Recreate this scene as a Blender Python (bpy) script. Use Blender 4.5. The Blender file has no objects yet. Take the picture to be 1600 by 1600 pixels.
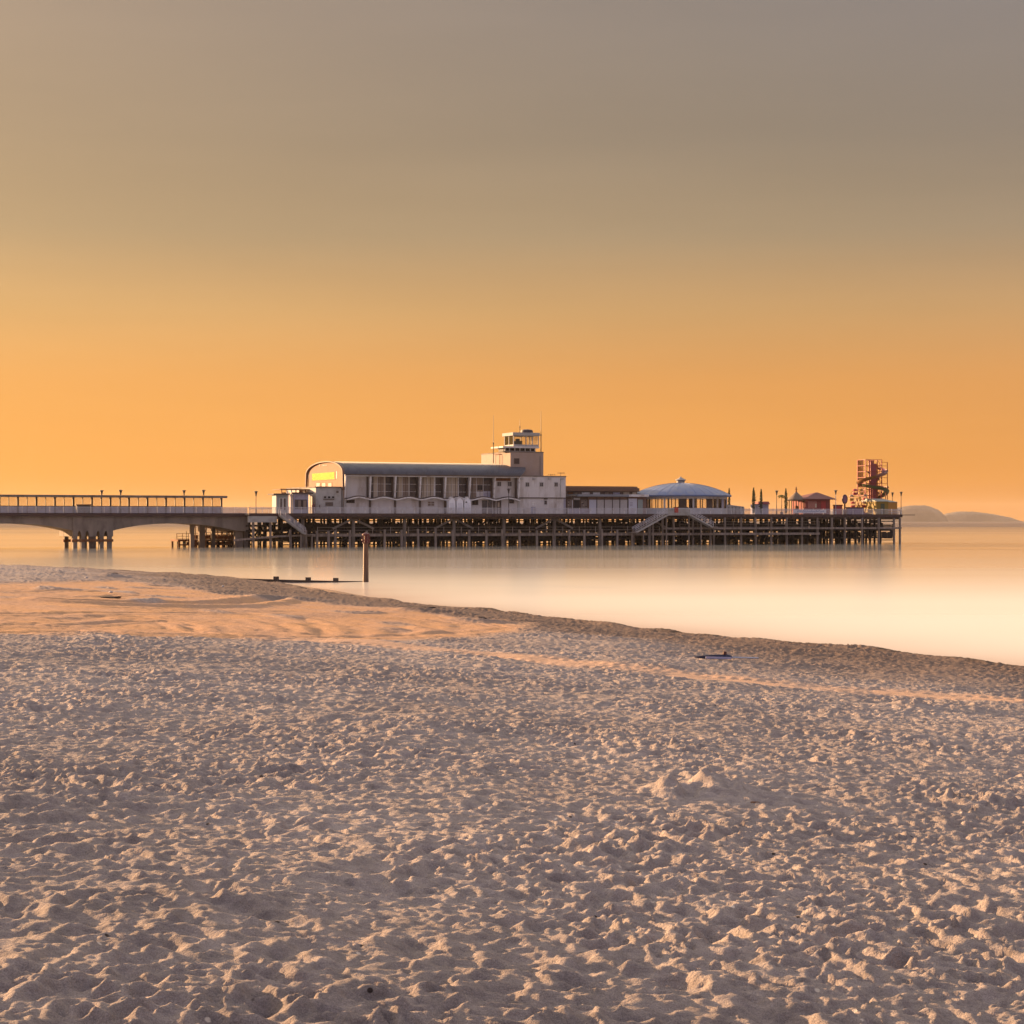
import bpy, bmesh, math, random
import numpy as np
from mathutils import Vector, Matrix

random.seed(7)
rng = np.random.default_rng(11)
C = bpy.context.scene
COL = C.collection
R = math.radians

# ------------------------------------------------------------------ camera
F = 2800.0                       # focal length measured in 1600-frame pixels
CAM_Z = 4.8
HOR = 814.0
cam_d = bpy.data.cameras.new('camera')
cam = bpy.data.objects.new('camera', cam_d)
COL.objects.link(cam)
cam.location = (0, 0, CAM_Z)
cam.rotation_euler = (R(90), 0, 0)
cam_d.sensor_width = 36
cam_d.lens = F / 1600 * 36
cam_d.shift_y = (HOR - 800) / 1600
cam_d.clip_start = 0.1
cam_d.clip_end = 30000
C.camera = cam

C.view_settings.view_transform = 'Standard'
C.view_settings.look = 'None'
C.view_settings.gamma = 1
C.view_settings.exposure = 1.65
C.view_settings.use_curve_mapping = False
C.cycles.use_denoising = True
C.render.filter_size = 1.2
C.cycles.max_bounces = 8
C.cycles.diffuse_bounces = 3
C.cycles.glossy_bounces = 4
C.cycles.transparent_max_bounces = 16
C.cycles.volume_bounces = 1
C.cycles.sample_clamp_indirect = 6

# ------------------------------------------------------------------ light
SUN_AZ = R(57)                   # left of the view direction
SUN_EL = R(9.5)
SUN = Vector((-math.sin(SUN_AZ) * math.cos(SUN_EL), math.cos(SUN_AZ) * math.cos(SUN_EL), math.sin(SUN_EL)))
sl = bpy.data.lights.new('sun', 'SUN')
sl.energy = 5.0
sl.angle = R(0.6)
sl.color = (1.0, 0.60, 0.30)
so = bpy.data.objects.new('sun', sl)
COL.objects.link(so)
so.rotation_euler = SUN.to_track_quat('Z', 'Y').to_euler()
so.location = SUN * 200


def s2l(r, g, b):
    f = lambda c: (c / 255 / 12.92) if c / 255 <= 0.04045 else ((c / 255 + 0.055) / 1.055) ** 2.4
    return (f(r), f(g), f(b), 1)


def make_world():
    w = bpy.data.worlds.new('World')
    C.world = w
    w.use_nodes = True
    nt = w.node_tree
    N, L = nt.nodes, nt.links
    N.clear()
    out = N.new('ShaderNodeOutputWorld')
    bg = N.new('ShaderNodeBackground')
    bg.inputs['Strength'].default_value = 0.319
    tc = N.new('ShaderNodeTexCoord')
    nrm = N.new('ShaderNodeVectorMath'); nrm.operation = 'NORMALIZE'
    L.new(tc.outputs['Generated'], nrm.inputs[0])
    sep = N.new('ShaderNodeSeparateXYZ')
    L.new(nrm.outputs[0], sep.inputs[0])

    def math_(op, a, b=None, clamp=False):
        m = N.new('ShaderNodeMath'); m.operation = op; m.use_clamp = clamp
        for i, v in enumerate((a, b)):
            if v is None: continue
            if isinstance(v, (int, float)): m.inputs[i].default_value = v
            else: L.new(v, m.inputs[i])
        return m.outputs[0]
    el = math_('ARCSINE', sep.outputs['Z'])
    e = math_('MULTIPLY', el, 180 / math.pi / 90)

    def ramp(stops):
        r = N.new('ShaderNodeValToRGB')
        els = r.color_ramp.elements
        while len(els) > 1: els.remove(els[-1])
        els[0].position = stops[0][0] / 90; els[0].color = s2l(*stops[0][1])
        for d, c in stops[1:]:
            x = els.new(d / 90); x.color = s2l(*c)
        L.new(e, r.inputs[0])
        return r.outputs[0]
    front = ramp(SKY_FRONT)
    back = ramp(SKY_BACK)
    # azimuth: 1 in front of the beach (towards the sea), 0 behind
    fx = math_('MULTIPLY', sep.outputs['X'], -0.25)
    fa = math_('ADD', sep.outputs['Y'], fx)
    fa = math_('MULTIPLY_ADD' if False else 'MULTIPLY', fa, 0.62)
    fa = math_('ADD', fa, 0.42, True)
    mix = N.new('ShaderNodeMix'); mix.data_type = 'RGBA'
    L.new(fa, mix.inputs['Factor']); L.new(back, mix.inputs['A']); L.new(front, mix.inputs['B'])
    # broad and tight glow about the sun
    dt = N.new('ShaderNodeVectorMath'); dt.operation = 'DOT_PRODUCT'
    L.new(nrm.outputs[0], dt.inputs[0]); dt.inputs[1].default_value = SUN
    d = math_('MAXIMUM', dt.outputs['Value'], 0.0)
    g1 = math_('MULTIPLY', math_('POWER', d, 3.0), GLOW1)
    g2 = math_('MULTIPLY', math_('POWER', d, 90.0), GLOW2)
    g = math_('ADD', g1, g2)
    gc = N.new('ShaderNodeVectorMath'); gc.operation = 'SCALE'
    gc.inputs[0].default_value = (1.0, 0.52, 0.09)
    L.new(g, gc.inputs['Scale'])
    add = N.new('ShaderNodeVectorMath'); add.operation = 'ADD'
    L.new(mix.outputs['Result'], add.inputs[0]); L.new(gc.outputs[0], add.inputs[1])
    # thin uneven veil, long and level like high haze
    mp = N.new('ShaderNodeMapping'); mp.inputs['Scale'].default_value = (1.8, 1.8, 17)
    L.new(nrm.outputs[0], mp.inputs[0])
    nz = N.new('ShaderNodeTexNoise'); nz.inputs['Scale'].default_value = 1.6
    nz.inputs['Detail'].default_value = 5; nz.inputs['Roughness'].default_value = 0.55
    L.new(mp.outputs[0], nz.inputs['Vector'])
    vr = N.new('ShaderNodeMapRange')
    vr.inputs['From Min'].default_value = 0.3; vr.inputs['From Max'].default_value = 0.7
    vr.inputs['To Min'].default_value = 0.965; vr.inputs['To Max'].default_value = 1.035
    L.new(nz.outputs[0], vr.inputs['Value'])
    veil = N.new('ShaderNodeVectorMath'); veil.operation = 'SCALE'
    L.new(add.outputs[0], veil.inputs[0]); L.new(vr.outputs[0], veil.inputs['Scale'])
    # physical sky with the same sun, added weakly
    sky = N.new('ShaderNodeTexSky'); sky.sky_type = 'NISHITA'
    sky.sun_disc = False
    sky.sun_elevation = SUN_EL
    sky.sun_rotation = -SUN_AZ
    sky.dust_density = 6; sky.air_density = 1.2; sky.ozone_density = 1
    ns = N.new('ShaderNodeVectorMath'); ns.operation = 'SCALE'; ns.inputs['Scale'].default_value = 0.012
    L.new(sky.outputs[0], ns.inputs[0])
    tot = N.new('ShaderNodeVectorMath'); tot.operation = 'ADD'
    L.new(veil.outputs[0], tot.inputs[0]); L.new(ns.outputs[0], tot.inputs[1])
    L.new(tot.outputs[0], bg.inputs['Color'])
    L.new(bg.outputs[0], out.inputs['Surface'])


SKY_FRONT = [(0, (224, 141, 50)), (1.2, (228, 149, 58)), (2.4, (228, 154, 72)), (4.4, (221, 154, 83)),
             (6.6, (196, 152, 100)), (9.0, (159, 137, 109)), (12, (137, 123, 108)), (17, (130, 122, 119)),
             (22, (262, 246, 222)), (30, (352, 330, 292)), (42, (305, 292, 272)), (60, (205, 202, 216)), (90, (185, 184, 212))]  # unseen cream band above the view, raised to brighten water and sand
SKY_BACK = [(0, (156, 138, 146)), (6, (162, 144, 154)), (14, (166, 153, 167)), (30, (180, 174, 194)),
            (60, (184, 182, 206)), (90, (185, 184, 212))]
GLOW1, GLOW2 = 0.34, 0.9
make_world()

# ------------------------------------------------------------------ materials
MATS = {}


def mat(name, color, rough=0.7, metallic=0.0, var=0.12, scale=3.0, bump=0.0, spec=0.4, dirt=None, dirt_scale=0.6,
        emit=None, alpha=1.0, trans=0.0, streak=0.0, coord='Object'):
    """procedural material: base colour with fine and coarse noise variation, optional dirt colour and bump"""
    if name in MATS: return MATS[name]
    m = bpy.data.materials.new(name); MATS[name] = m
    m.use_nodes = True
    nt = m.node_tree; N, L = nt.nodes, nt.links
    b = N['Principled BSDF']
    b.inputs['Roughness'].default_value = rough
    b.inputs['Metallic'].default_value = metallic
    b.inputs['Specular IOR Level'].default_value = spec
    b.inputs['Alpha'].default_value = alpha
    b.inputs['Transmission Weight'].default_value = trans
    tc = N.new('ShaderNodeTexCoord')
    nz = N.new('ShaderNodeTexNoise'); nz.inputs['Scale'].default_value = scale
    nz.inputs['Detail'].default_value = 6; nz.inputs['Roughness'].default_value = 0.6
    src = tc.outputs[coord]
    if streak:
        mp = N.new('ShaderNodeMapping'); mp.inputs['Scale'].default_value = (1, 1, streak)
        L.new(src, mp.inputs[0]); src = mp.outputs[0]
    L.new(src, nz.inputs['Vector'])
    mr = N.new('ShaderNodeMapRange')
    mr.inputs['From Min'].default_value = 0.25; mr.inputs['From Max'].default_value = 0.75
    mr.inputs['To Min'].default_value = 1 - var; mr.inputs['To Max'].default_value = 1 + var
    L.new(nz.outputs[0], mr.inputs['Value'])
    sc = N.new('ShaderNodeVectorMath'); sc.operation = 'SCALE'
    sc.inputs[0].default_value = color[:3]
    L.new(mr.outputs[0], sc.inputs['Scale'])
    colout = sc.outputs[0]
    if dirt is not None:
        n2 = N.new('ShaderNodeTexNoise'); n2.inputs['Scale'].default_value = dirt_scale
        n2.inputs['Detail'].default_value = 8; n2.inputs['Roughness'].default_value = 0.65
        L.new(src, n2.inputs['Vector'])
        r2 = N.new('ShaderNodeMapRange')
        r2.inputs['From Min'].default_value = 0.48; r2.inputs['From Max'].default_value = 0.72
        L.new(n2.outputs[0], r2.inputs['Value'])
        mx = N.new('ShaderNodeMix'); mx.data_type = 'RGBA'
        L.new(r2.outputs[0], mx.inputs['Factor'])
        L.new(colout, mx.inputs['A']); mx.inputs['B'].default_value = (*dirt[:3], 1)
        colout = mx.outputs['Result']
    L.new(colout, b.inputs['Base Color'])
    if bump:
        bp = N.new('ShaderNodeBump'); bp.inputs['Strength'].default_value = bump
        bp.inputs['Distance'].default_value = 0.05
        L.new(nz.outputs[0], bp.inputs['Height']); L.new(bp.outputs[0], b.inputs['Normal'])
    if emit:
        b.inputs['Emission Color'].default_value = (*emit[:3], 1)
        b.inputs['Emission Strength'].default_value = emit[3]
    return m


# ------------------------------------------------------------------ noise helpers (numpy)
def perlin(x, y, seed):
    r = np.random.default_rng(seed)
    ang = r.random((256, 256)) * 2 * math.pi
    gx, gy = np.cos(ang), np.sin(ang)
    xi = np.floor(x).astype(np.int64); yi = np.floor(y).astype(np.int64)
    fx = x - xi; fy = y - yi
    u = fx * fx * fx * (fx * (fx * 6 - 15) + 10); v = fy * fy * fy * (fy * (fy * 6 - 15) + 10)
    def g(ix, iy, dx, dy):
        a, b_ = ix & 255, iy & 255
        return gx[a, b_] * dx + gy[a, b_] * dy
    n00 = g(xi, yi, fx, fy); n10 = g(xi + 1, yi, fx - 1, fy)
    n01 = g(xi, yi + 1, fx, fy - 1); n11 = g(xi + 1, yi + 1, fx - 1, fy - 1)
    return (n00 * (1 - u) + n10 * u) * (1 - v) + (n01 * (1 - u) + n11 * u) * v


def dents(x, y, cell, seed, fill=0.85, size=0.42, asp=(1.3, 2.3), rim=0.35):
    """heel and toe prints: random elliptical hollows with raised rims, one per jittered cell"""
    r = np.random.default_rng(seed)
    n = 512
    jx, jy = r.random((n, n)), r.random((n, n))
    an = r.random((n, n)) * math.pi
    sz = size * (0.6 + 0.7 * r.random((n, n))); ap = asp[0] + (asp[1] - asp[0]) * r.random((n, n))
    dp = (0.45 + 0.75 * r.random((n, n))) * (r.random((n, n)) < fill)
    X, Y = x / cell, y / cell
    xi = np.floor(X).astype(np.int64); yi = np.floor(Y).astype(np.int64)
    h = np.zeros_like(x)
    for ox in (-1, 0, 1):
        for oy in (-1, 0, 1):
            a, b_ = (xi + ox) % n, (yi + oy) % n
            dx = X - (xi + ox + jx[a, b_]); dy = Y - (yi + oy + jy[a, b_])
            c, s = np.cos(an[a, b_]), np.sin(an[a, b_])
            p = (c * dx + s * dy) / (sz[a, b_] * np.sqrt(ap[a, b_])); q = (-s * dx + c * dy) / (sz[a, b_] / np.sqrt(ap[a, b_]))
            d2 = p * p + q * q
            h += dp[a, b_] * (-np.exp(-d2 * 1.6) + rim * np.exp(-(np.sqrt(d2) - 1.35) ** 2 * 7))
    return h


def sstep(a, b, x):
    t = np.clip((x - a) / (b - a), 0, 1)
    return t * t * (3 - 2 * t)


# ------------------------------------------------------------------ beach profile
SHORE = np.array([(60, -30), (42, 0), (26, 36), (15.4, 61.7), (11.8, 66.5), (8.0, 74.3), (3.1, 86.2), (-2.0, 95.3),
                  (-7.8, 109.3), (-12.4, 124.4), (-18.5, 139), (-25, 150), (-30, 154), (-36, 152), (-44, 144),
                  (-66, 130), (-110, 118), (-220, 100)], float)


def shore_s(x, y):
    """signed distance to the water's edge, positive inland"""
    d = np.full(x.shape, 1e9); sg = np.ones(x.shape)
    for (ax, ay), (bx, by) in zip(SHORE[:-1], SHORE[1:]):
        ex, ey = bx - ax, by - ay
        l2 = ex * ex + ey * ey
        t = np.clip(((x - ax) * ex + (y - ay) * ey) / l2, 0, 1)
        px, py = x - (ax + t * ex), y - (ay + t * ey)
        dd = np.sqrt(px * px + py * py)
        cr = ex * (y - ay) - ey * (x - ax)
        better = dd < d - 1e-9
        d = np.where(better, dd, d); sg = np.where(better, np.where(cr > 0, 1, -1), sg)
    return d * sg


def profile(s):
    z = np.where(s < 0, s * 0.05, 0)
    z = z + np.clip(s, 0, 2.6) * 0.03
    z = z + 0.34 * sstep(2.6, 3.6, s)
    z = z + np.clip(s - 3.0, 0, 37) * 0.0745
    z = z + np.clip(s - 40, 0, 200) * 0.03
    return z


def zbase1(x, y):
    return float(profile(shore_s(np.array([x]), np.array([y])))[0])


def ground(px, py):
    """point of the beach seen at a pixel of the photograph"""
    k = (px - 800) / F; g = (py - HOR) / F
    Y = np.linspace(4, 200, 4000)
    z = CAM_Z - g * Y
    zb = profile(shore_s(k * Y, Y))
    i = int(np.argmax(z < zb)) if (z < zb).any() else len(Y) - 1
    return k * Y[i], Y[i], float(zb[i])
# ------------------------------------------------------------------ beach
def poly_mask(x, y, pts, soft):
    """soft inside mask of a polygon"""
    inside = np.zeros(x.shape, bool); d = np.full(x.shape, 1e9)
    n = len(pts)
    for i in range(n):
        ax, ay = pts[i]; bx, by = pts[(i + 1) % n]
        c = ((ay > y) != (by > y)) & (x < (bx - ax) * (y - ay) / (by - ay + 1e-12) + ax)
        inside ^= c
        ex, ey = bx - ax, by - ay
        t = np.clip(((x - ax) * ex + (y - ay) * ey) / (ex * ex + ey * ey + 1e-12), 0, 1)
        d = np.minimum(d, np.hypot(x - ax - t * ex, y - ay - t * ey))
    return sstep(-soft, soft, np.where(inside, d, -d))


def line_dist(x, y, pts):
    d = np.full(x.shape, 1e9)
    for (ax, ay), (bx, by) in zip(pts[:-1], pts[1:]):
        ex, ey = bx - ax, by - ay
        t = np.clip(((x - ax) * ex + (y - ay) * ey) / (ex * ex + ey * ey), 0, 1)
        dd = np.hypot(x - ax - t * ex, y - ay - t * ey)
        d = np.minimum(d, dd)
    return d


def make_beach():
    # rows far apart behind the camera, close in front; columns fan out with distance
    ys = list(np.arange(-60, 4.6, 0.6))
    y = ys[-1]
    while y < 185:
        y += max(0.016, (0.0023 if y < 45 else 0.0034) * y); ys.append(y)
    ys = np.array(ys); nr = len(ys)
    nc = 1060
    t = np.linspace(-1, 1, nc)
    half = np.where(ys < 5, 6.0 + 0.8 * np.abs(ys - 5), 3.8 + 0.44 * np.maximum(ys, 5))
    X = t[None, :] * half[:, None]
    wing = np.cumsum(0.08 * 1.17 ** np.arange(36))              # coarser sand out to both sides
    X = np.concatenate([X[:, :1] - wing[::-1][None, :], X, X[:, -1:] + wing[None, :]], 1)
    nc = X.shape[1]
    Y = np.repeat(ys[:, None], nc, 1)
    s = shore_s(X, Y)
    z = profile(s)
    # ---- zones, traced on the ground
    G = lambda pts: [ground(a, b)[:2] for a, b in pts]
    raked = G([(-150, 911), (-60, 910), (100, 908), (175, 906), (260, 914), (330, 925), (400, 932), (470, 938), (560, 946), (640, 953),
               (720, 962), (795, 971), (822, 979), (800, 987), (740, 993), (640, 998), (560, 1000), (400, 998),
               (250, 994), (100, 989), (-60, 985), (-150, 983)])
    wq = 0.55 * perlin(X / 1.9, Y / 2.6, 101) + 0.3 * perlin(X / 0.6, Y / 0.8, 102)
    mr = poly_mask(X + wq * 1.2, Y + wq * 3.6, raked, 0.8)
    mr *= 1 - 0.85 * sstep(0.22, 0.42, perlin(X / 2.2 + 4, Y / 5.5, 103)) * sstep(45, 60, Y)
    track = G([(470, 998), (560, 1003), (680, 1014), (800, 1026), (950, 1043), (1100, 1058), (1250, 1071), (1400, 1082), (1560, 1095)])
    dtrk = line_dist(X, Y, track)
    wob = perlin(X * 0.6, Y * 0.6, 5)
    mt = (1 - sstep(0.65, 1.45, dtrk + 0.45 * wob + 0.25 * perlin(X * 1.7, Y * 1.1, 6))) * (0.62 + 0.38 * sstep(-0.3, 0.2, perlin(X * 0.45, Y * 0.3, 7)))
    dry = sstep(2.7, 4.6, s)
    smooth = np.clip(np.maximum(mr, mt), 0, 1)
    rough = dry * (1 - smooth)
    near = 1 - sstep(60, 120, Y)
    # ---- broad undulation
    und = 0.08 * perlin(X / 5.2, Y / 5.2, 21) + 0.07 * perlin(X / 2.1 + 3, Y / 2.1, 22) + 0.03 * perlin(X / 0.9, Y / 0.9, 23)
    z += und * sstep(2.5, 9, s) * (1 - 0.6 * mr)
    # ---- trampled sand
    wx = X + 0.10 * perlin(X * 1.7, Y * 1.7, 31); wy = Y + 0.10 * perlin(X * 1.7 + 9, Y * 1.7, 32)
    v1 = sstep(-0.35, 0.35, perlin(X / 1.6, Y / 2.1, 401)); v2 = sstep(-0.35, 0.35, perlin(X / 1.1 + 8, Y / 1.5, 402))
    fp = 0.044 * (0.35 + 0.9 * v1) * dents(wx, wy, 0.31, 41, 0.9, 0.36) + 0.050 * dents(wx + 2.2, wy + 9.1, 0.62, 50, 0.45, 0.27, (1.6, 2.6)) + 0.030 * (0.45 + 0.75 * v2) * dents(wx + 5.1, wy + 2.2, 0.185, 42, 0.85, 0.38)
    fp += 0.021 * dents(wx + 1.7, wy + 7.7, 0.095, 43, 0.8, 0.38, rim=0.3)
    fp += 0.012 * (np.abs(perlin(X * 2.6, Y * 3.4, 44)) - 0.2) + 0.014 * perlin(X * 9, Y * 9, 45) + 0.011 * perlin(X * 21, Y * 21, 46)
    fp -= 0.016 * np.minimum(dents(wx * 1.0 + 3.3, wy + 1.1, 0.075, 49, 0.16, 0.30, rim=0.0), 0)
    patch = 0.72 + 0.55 * sstep(-0.25, 0.35, perlin(X / 3.1, Y / 3.1, 47))
    z += fp * rough * patch
    # ---- fine grain everywhere dry
    z += dry * (0.002 + 0.003 * near) * perlin(X * 14, Y * 14, 48) * (1 - 0.5 * smooth)
    # ---- raked floor: sunk a little, long sweeping vehicle furrows
    z += mr * -0.05
    furrows = [[(-100, 924), (100, 921), (250, 923), (420, 931), (560, 946)], [(-100, 956), (100, 956), (300, 955), (500, 960), (700, 970)],
               [(-100, 984), (100, 985), (300, 988), (520, 994), (640, 991), (760, 984), (806, 979)], [(180, 947), (330, 951), (480, 955), (600, 962)],
               [(100, 974), (200, 966), (260, 968), (310, 978), (330, 986)], [(340, 962), (400, 966), (440, 974), (470, 986)],
               [(430, 957), (480, 966), (502, 978), (492, 990)], [(520, 964), (600, 970), (640, 980), (622, 990)],
               [(560, 950), (680, 959), (760, 971), (800, 979)], [(230, 961), (290, 971), (322, 981), (370, 987)],
               [(100, 966), (160, 960), (240, 962), (330, 968), (420, 981)], [(640, 962), (720, 972), (735, 981), (700, 987)],
               [(100, 931), (220, 928), (330, 933), (450, 944), (560, 955)], [(-60, 976), (40, 972), (120, 978), (180, 986)]]
    for i, fpx in enumerate(furrows):
        fl = G(fpx)
        dd = line_dist(X + 0.5 * perlin(X / 3, Y / 3, 300 + i), Y + 0.5 * perlin(X / 3, Y / 3, 330 + i), fl)
        w = 0.14 + 0.04 * (i % 4)
        z += mr * (-0.020 * np.exp(-(dd / w) ** 2) + 0.013 * np.exp(-((dd - 2.1 * w) / w) ** 2) - 0.009 * np.exp(-((dd - 4.4 * w) / (0.8 * w)) ** 2))
    z += mr * 0.010 * perlin(X * 1.1, Y * 0.7, 55) + mr * 0.012 * perlin(X * 3.6, Y * 2.0, 56) + mr * 0.010 * perlin(X * 9, Y * 6, 57)
    # a deep rut across the floor
    rut = G([(100, 938), (180, 941), (260, 943), (340, 943), (400, 938), (440, 933)])
    z -= 0.13 * np.exp(-(line_dist(X, Y, rut) / 0.55) ** 2)
    z += 0.10 * np.exp(-((line_dist(X, Y, rut) - 0.95) / 0.5) ** 2)
    # ---- wheel track across the trampled sand: two ruts and small tyre cleats
    z += 0.01 * mt - 0.04 * np.exp(-((dtrk - 0.62) / 0.13) ** 2) * mt + 0.025 * np.exp(-((dtrk - 1.5) / 0.3) ** 2) * rough
    z += mt * 0.012 * np.sin((X * 0.93 - Y * 0.37) * 24) * np.exp(-((dtrk - 0.62) / 0.16) ** 2)
    # ---- little cliff line and heaps along the high-water edge
    edge = np.exp(-((s - 3.8 - 0.7 * perlin(X / 5, Y / 5, 61)) / 0.6) ** 2)
    z += edge * (0.05 + 0.16 * np.maximum(perlin(X / 2.6, Y / 2.6, 62) + 0.15, 0))
    # ---- heaps of dug sand
    def heap(px, py, rx, ry, h, seed):
        gx, gy, _ = ground(px, py)
        q = np.exp(-(((X - gx) / rx) ** 2 + ((Y - gy) / ry) ** 2))
        return q * h * (1 + 0.6 * perlin(X / rx * 1.3, Y / ry * 1.3, seed) + 0.22 * perlin(X / rx * 3.5, Y / ry * 3.5, seed + 1))
    z += heap(1050, 1240, 0.15, 0.30, 0.115, 71) - heap(1076, 1244, 0.07, 0.16, 0.07, 86) + heap(1095, 1232, 0.12, 0.3, 0.085, 72) + heap(1135, 1240, 0.26, 0.45, 0.085, 73)
    z += heap(1240, 1245, 0.2, 0.3, 0.03, 79)
    z += heap(985, 1010, 1.3, 0.9, 0.10, 74) + heap(900, 1018, 0.6, 0.6, 0.05, 75)
    z += heap(1420, 1105, 0.35, 0.5, 0.10, 76) + heap(1485, 1108, 0.7, 0.6, 0.07, 77) + heap(1190, 1102, 0.9, 0.5, 0.06, 78)
    z += heap(1130, 1098, 0.2, 0.3, 0.06, 85)
    z += heap(176, 900, 0.7, 0.8, 0.18, 80) + heap(265, 1058, 0.35, 0.5, 0.06, 81) + heap(680, 1142, 0.5, 0.7, 0.05, 82)
    z += heap(752, 970, 0.9, 0.6, 0.12, 83) + heap(640, 953, 1.5, 1.2, 0.10, 84)
    # ---- mesh
    me = bpy.data.meshes.new('sand')
    nv = nr * nc
    me.vertices.add(nv)
    co = np.stack([X, Y, z], -1).reshape(-1, 3).astype(np.float32)
    me.vertices.foreach_set('co', co.ravel())
    idx = np.arange(nv).reshape(nr, nc)
    f = np.stack([idx[:-1, :-1], idx[:-1, 1:], idx[1:, 1:], idx[1:, :-1]], -1).reshape(-1, 4)
    me.loops.add(f.size); me.polygons.add(len(f))
    me.loops.foreach_set('vertex_index', f.ravel().astype(np.int32))
    me.polygons.foreach_set('loop_start', np.arange(0, f.size, 4, dtype=np.int32))
    me.polygons.foreach_set('use_smooth', np.ones(len(f), bool))
    wet = 1 - sstep(2.4, 3.4, s + 0.5 * perlin(X / 3, Y / 3, 63))
    damp = (1 - sstep(8, 21, s + 7 * perlin(X / 9, Y / 14, 65) + 1.5 * perlin(X / 1.6, Y / 2.4, 66))) * (1 - mr)
    weed = edge * sstep(0.0, 0.25, perlin(X / 1.7, Y / 1.7, 64) + 0.05) * sstep(2.4, 3.2, s)
    a = me.attributes.new('zone', 'FLOAT_COLOR', 'POINT')
    colr = np.stack([mr, wet, weed, mt], -1).reshape(-1, 4).astype(np.float32)
    a.data.foreach_set('color', colr.ravel())
    a2 = me.attributes.new('damp', 'FLOAT', 'POINT')
    a2.data.foreach_set('value', damp.astype(np.float32).ravel())
    me.update(calc_edges=True)
    o = bpy.data.objects.new('sand', me); COL.objects.link(o)
    o['kind'] = 'structure'
    return o


def sand_material():
    m = bpy.data.materials.new('sand'); m.use_nodes = True
    nt = m.node_tree; N, L = nt.nodes, nt.links
    b = N['Principled BSDF']
    at = N.new('ShaderNodeAttribute'); at.attribute_name = 'zone'
    sp = N.new('ShaderNodeSeparateColor'); L.new(at.outputs['Color'], sp.inputs[0])
    tc = N.new('ShaderNodeTexCoord')
    def noise(scale, detail, rough=0.6):
        n = N.new('ShaderNodeTexNoise'); n.inputs['Scale'].default_value = scale
        n.inputs['Detail'].default_value = detail; n.inputs['Roughness'].default_value = rough
        L.new(tc.outputs['Object'], n.inputs['Vector']); return n.outputs[0]
    def rng_(v, a, b_, c, d):
        r = N.new('ShaderNodeMapRange')
        for k, x in zip(('From Min', 'From Max', 'To Min', 'To Max'), (a, b_, c, d)): r.inputs[k].default_value = x
        L.new(v, r.inputs['Value']); return r.outputs[0]
    def mixc(fac, A, B, mode='MIX'):
        x = N.new('ShaderNodeMix'); x.data_type = 'RGBA'; x.blend_type = mode
        if isinstance(fac, float): x.inputs['Factor'].default_value = fac
        else: L.new(fac, x.inputs['Factor'])
        for s_, v in (('A', A), ('B', B)):
            if isinstance(v, tuple): x.inputs[s_].default_value = v
            else: L.new(v, x.inputs[s_])
        return x.outputs['Result']
    big = rng_(noise(0.22, 4), 0.3, 0.7, 0, 1)
    base = mixc(big, SAND_A, SAND_B)
    ad = N.new('ShaderNodeAttribute'); ad.attribute_name = 'damp'
    base = mixc(rng_(ad.outputs['Fac'], 0, 1, 0, 0.85), base, SAND_DAMP)
    mpr = N.new('ShaderNodeMapping'); mpr.inputs['Scale'].default_value = (0.9, 0.28, 1); mpr.inputs['Rotation'].default_value = (0, 0, R(20))
    L.new(tc.outputs['Object'], mpr.inputs[0])
    nr_ = N.new('ShaderNodeTexNoise'); nr_.inputs['Scale'].default_value = 0.8; nr_.inputs['Detail'].default_value = 7
    L.new(mpr.outputs[0], nr_.inputs['Vector'])
    rk = mixc(rng_(nr_.outputs[0], 0.38, 0.62, 0, 1), SAND_RAKED, (0.44, 0.275, 0.18, 1))
    base = mixc(sp.outputs['Red'], base, rk)
    base = mixc(at.outputs['Alpha'], base, SAND_TRACK)
    base = mixc(sp.outputs['Green'], base, SAND_WET)
    wn = rng_(noise(3.0, 6), 0.45, 0.6, 0.35, 1)
    wm = N.new('ShaderNodeMath'); wm.operation = 'MULTIPLY'
    L.new(wn, wm.inputs[0]); L.new(sp.outputs['Blue'], wm.inputs[1])
    base = mixc(wm.outputs[0], base, (0.045, 0.03, 0.022, 1))
    # grains and shell specks
    gr = rng_(noise(160, 3, 0.7), 0.3, 0.7, 0.66, 1.32)
    sc = N.new('ShaderNodeVectorMath'); sc.operation = 'SCALE'
    L.new(base, sc.inputs[0]); L.new(gr, sc.inputs['Scale'])
    vo = N.new('ShaderNodeTexVoronoi'); vo.inputs['Scale'].default_value = 9.0
    L.new(tc.outputs['Object'], vo.inputs['Vector'])
    sel = N.new('ShaderNodeSeparateColor'); L.new(vo.outputs['Color'], sel.inputs[0])
    pk = rng_(sel.outputs[0], 0.90, 0.905, 0, 1); sz = rng_(vo.outputs['Distance'], 0.10, 0.14, 1, 0)
    mm = N.new('ShaderNodeMath'); mm.operation = 'MULTIPLY'; L.new(pk, mm.inputs[0]); L.new(sz, mm.inputs[1])
    dk = rng_(sel.outputs[1], 0.35, 0.36, 0, 1)
    spc = mixc(dk, (0.05, 0.035, 0.03, 1), (0.7, 0.6, 0.5, 1))
    fin = mixc(mm.outputs[0], sc.outputs[0], spc)
    mo = rng_(noise(6.5, 5, 0.7), 0.35, 0.65, 0.80, 1.18)
    s2 = N.new('ShaderNodeVectorMath'); s2.operation = 'SCALE'
    L.new(fin, s2.inputs[0]); L.new(mo, s2.inputs['Scale'])
    L.new(s2.outputs[0], b.inputs['Base Color'])
    L.new(rng_(sp.outputs['Green'], 0, 1, 0.9, 0.22), b.inputs['Roughness'])
    L.new(rng_(sp.outputs['Green'], 0, 1, 0.15, 0.5), b.inputs['Specular IOR Level'])
    bp = N.new('ShaderNodeBump'); bp.inputs['Strength'].default_value = 0.9; bp.inputs['Distance'].default_value = 0.03
    hn = N.new('ShaderNodeMath'); hn.operation = 'MULTIPLY'
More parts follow.
